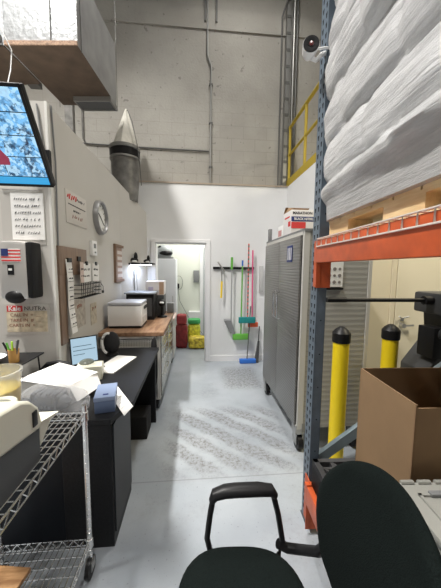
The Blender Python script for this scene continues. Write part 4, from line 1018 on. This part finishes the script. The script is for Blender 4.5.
for k in range(8): b.cyl((.03+k*.066, .545, .314), (.078+k*.066, .545, .314), .008, seg=8)
b.obj('hinge', TOTE, t)
b = B(); b.box((.055, .04, .31), (.065, .49, .318)).box((.055, .48, .31), (.53, .49, .318)).box((.055, .04, .31), (.53, .05, .318)).box((.52, .04, .31), (.53, .49, .318)); b.obj('lid_rib', TOTE, t)
b = B().cbox((.12, .485, .318), (.05, .02, .014), bev=.003); b.obj('lid_stub', MIDGREY, t)

# black utility cart with pole
t = thing('utility_cart', 'black plastic utility cart with long horizontal pole handle', 'cart', (1.73, 1.80, 0))
DK = mat('charcoal_plastic', (.045, .046, .048), .5)
b = B(); b.prism([(.06, .10), (.50, .10), (.50, 1.38), (.03, 1.38), (.06, 1.12), (.03, 1.10), (-.12, .90), (-.12, .60)], -.10, .14, 'y'); b.obj('body', DK, t, bevel=.008)
B().box((-.03, -.14, 1.30), (.50, .16, 1.455), bev=.02).obj('top_tray', DK, t)
b = B()
for k in range(5): b.box((.12+k*.06, -.144, 1.32), (.15+k*.06, -.139, 1.44))
b.obj('tray_slot', BLACKM, t)
for x in (.12, .30): B().box((x, -.112, .25), (x+.05, -.10, 1.28), bev=.006).obj('body_rib', DK, t)
B().box((.03, -.13, 1.12), (.50, -.10, 1.17), bev=.006).obj('body_rim', MIDGREY, t)
B().tube([(-.05, -.05, 1.10), (-.06, -.16, 1.22), (.10, -.18, 1.20), (.48, -.18, 1.14)], .022, seg=8).obj('side_handle', DK, t)
B().box((-.10, -.12, 1.0), (-.0, .02, 1.22), bev=.01).obj('side_pocket', BLACK, t)
B().cyl((-.80, 0, 1.405), (.02, 0, 1.40), .014, seg=12).cyl((-.82, 0, 1.405), (-.68, 0, 1.405), .018, seg=12).obj('pole_handle', BLACK, t)
B().cyl((-.09, 0, 1.40), (-.02, 0, 1.40), .032, seg=14).obj('pole_collar', BLACK, t)
for y in (-.10, .12): B().cyl((.05, y-.02, .1), (.05, y+.02, .1), .10, seg=20).obj('wheel', BLACK, t)
for y in (-.10, .12): B().cyl((.45, y-.02, .1), (.45, y+.02, .1), .10, seg=20).obj('wheel', BLACK, t)

# ------------------------------------------------------------------ office chair (faces -X)
t = thing('office_chair', 'black fabric office chair with plastic loop armrests', 'chair', (.165, .765, 0))
# seat cushion
def cushion(b, c, hx, hy, hz, p=3.2, n=30, m=14, taper=0):
    rings = []
    for j in range(m+1):
        ph = -PI/2+PI*j/m; cz = math.sin(ph); cr = math.cos(ph)
        zz = math.copysign(abs(cz)**.75, cz); rr = max(cr, 0)**.45
        ring = []
        for i in range(n*2):
            a = PI*i/n; ca, sa = math.cos(a), math.sin(a)
            r = (abs(ca)**p+abs(sa)**p)**(-1/p)
            x = ca*r*rr; y = sa*r*rr
            yy = y*(1+taper*x)
            ring.append(b.bm.verts.new(Vector(c)+Vector((x*hx, yy*hy, zz*hz - (.018*max(0, -x)**3 if zz > 0 else 0)))))
        rings.append(ring)
    for A, C in zip(rings, rings[1:]):
        for i in range(n*2):
            b.bm.faces.new((A[i], A[(i+1) % (2*n)], C[(i+1) % (2*n)], C[i]))
    return b
cushion(B(), (0, 0, .435), .24, .262, .04, 3.0, taper=-.06).obj('seat', FABRIC, t)
cushion(B(), (0, 0, .40), .22, .22, .02, 3.0).obj('seat_shell', BLACK, t)
# backrest
b = B(); n = 26; rings = []
front, back = [], []
BC = (.295, -.065, .722); BH, BW = .262, .285
for side, off in ((0, 0), (1, .045)):
    grid = []
    for j in range(n+1):
        v = -1+2*j/n; row = []
        for i in range(n+1):
            u = -1+2*i/n
            # square to squircle
            uu = u*math.sqrt(1-v*v*.5*.97); vv = v*math.sqrt(1-u*u*.5*.97)
            w = BW*(1-.10*max(0, vv)**2-.06*max(0, -vv)**2)
            edge = max(abs(u), abs(v)); rnd = .018*(max(0, edge-.80)/.2)**2
            x = BC[0]+.115*(vv*.5+.5)-.03*uu*uu+(rnd if side == 0 else -rnd)+off
            x += -.02*math.cos(vv*PI)*.4
            row.append(b.bm.verts.new((x, BC[1]+uu*w, BC[2]+vv*BH)))
        grid.append(row)
    for j in range(n):
        for i in range(n): b.bm.faces.new((grid[j][i], grid[j][i+1], grid[j+1][i+1], grid[j+1][i]))
    (front if side == 0 else back).extend(grid)
def rim(g): return [g[0][i] for i in range(n)]+[g[j][n] for j in range(n)]+[g[n][n-i] for i in range(n)]+[g[n-j][0] for j in range(n)]
A, C = rim(front), rim(back)
for i in range(len(A)): b.bm.faces.new((A[i], A[(i+1) % len(A)], C[(i+1) % len(C)], C[i]))
b.obj('backrest', FABRIC, t, sub=1)
B().tube([(.02, 0, .385), (.30, 0, .38), (.40, 0, .42), (.425, 0, .60), (.42, 0, .75)], .022, flat=.6).obj('back_bar', BLACK, t)
for s in (1, -1):
    y = s*.285
    b = B(); b.tube([(-.098, y, .640), (-.085, y, .668), (-.045, y, .680), (.0, y, .682), (.10, y, .680), (.155, y, .672), (.175, y, .645)], [.018, .028, .031, .032, .032, .029, .018], seg=12, flat=.8)
    ar = b.obj('armrest', BLACK, t)
    B().tube([(-.092, y, .655), (-.105, y, .58), (-.118, y, .47), (-.10, s*.27, .40), (-.03, s*.18, .385)], .0125, seg=10).obj('front_post', BLACK, ar)
    B().tube([(.165, y, .655), (.19, y, .56), (.215, y, .42), (.19, s*.26, .385), (.05, s*.18, .38)], .0125, seg=10).obj('rear_post', BLACK, ar)
    B().tube([(.195, y, .415), (.235, y, .39), (.285, s*.265, .40), (.335, s*.20, .46), (.36, s*.16, .54)], .020, seg=10).obj('back_link', BLACK, t)
B().cyl((0, 0, .12), (0, 0, .24), .03).cyl((0, 0, .24), (0, 0, .385), .018).obj('gas_column', BLACK, t)
B().box((-.10, -.08, .375), (.12, .08, .395)).obj('mechanism', BLACK, t)
for k in range(5):
    a = 2*PI*k/5+.3; c, s_ = math.cos(a), math.sin(a)
    lg = B().tube([(0, 0, .13), (.15*c, .15*s_, .115), (.29*c, .29*s_, .085)], [.03, .022, .016], seg=8, flat=.7).obj('leg', BLACK, t)
    p = Vector((.29*c, .29*s_, .028)); q = Vector((-s_, c, 0))
    B().cyl(p-q*.026, p-q*.006, .028, seg=16).cyl(p+q*.006, p+q*.026, .028, seg=16).cyl(p, p+Vector((0, 0, .05)), .008).obj('caster', BLACK, lg)

# ------------------------------------------------------------------ lights
def area(name, loc, rot, sx, sy, e, col=(1, 1, 1), spread=None):
    l = bpy.data.lights.new(name, 'AREA'); l.shape = 'RECTANGLE'; l.size = sx; l.size_y = sy; l.energy = e; l.color = col
    l.spread = spread or PI
    o = bpy.data.objects.new(name, l); COL.objects.link(o); o.location = loc; o.rotation_euler = rot; return o
for x, y, e in ((-2.1, 1.3, 270), (.5, -2.2, 70), (.8, 3.1, 45), (-3.2, -1.5, 60)):
    area('high_bay_light', (x, y, 6.83), (0, 0, 0), .3, .8, e, (1, .97, .92), R(125))
area('back_room_light', (.1, 5.7, 2.85), (0, 0, 0), 1.2, .8, 30, (1, .99, .92))
area('task_light', (-.87, 4.18, 1.645), (0, 0, 0), .36, .12, 3.0, (.6, .72, 1.0))
area('cream_door_fill_light', (2.9, 1.5, 3.9), (R(12), 0, 0), .6, .6, 62, (1, .90, .66))  # added warm fill that brightens the cream wall and door; it has no fixture
w = bpy.data.worlds.new('hall_air'); SC.world = w; w.use_nodes = True
w.node_tree.nodes['Background'].inputs[0].default_value = (.85, .92, 1, 1); w.node_tree.nodes['Background'].inputs[1].default_value = .12

# ------------------------------------------------------------------ camera
cd = bpy.data.cameras.new('camera'); co = bpy.data.objects.new('camera', cd); COL.objects.link(co)
cd.sensor_fit = 'VERTICAL'; cd.sensor_height = 36; cd.lens = 270*36/588; cd.clip_start = .02
co.location = (0, 0, 1.62)
co.matrix_world = Matrix.Translation((0, 0, 1.62)) @ Matrix.Rotation(R(-5.2), 4, 'Z') @ Matrix.Rotation(R(84.5), 4, 'X') @ Matrix.Rotation(R(.5), 4, 'Z')
SC.camera = co
vs = SC.view_settings; vs.view_transform = 'Standard'; vs.look = 'None'; vs.gamma = 1; vs.use_curve_mapping = False; vs.exposure = .3
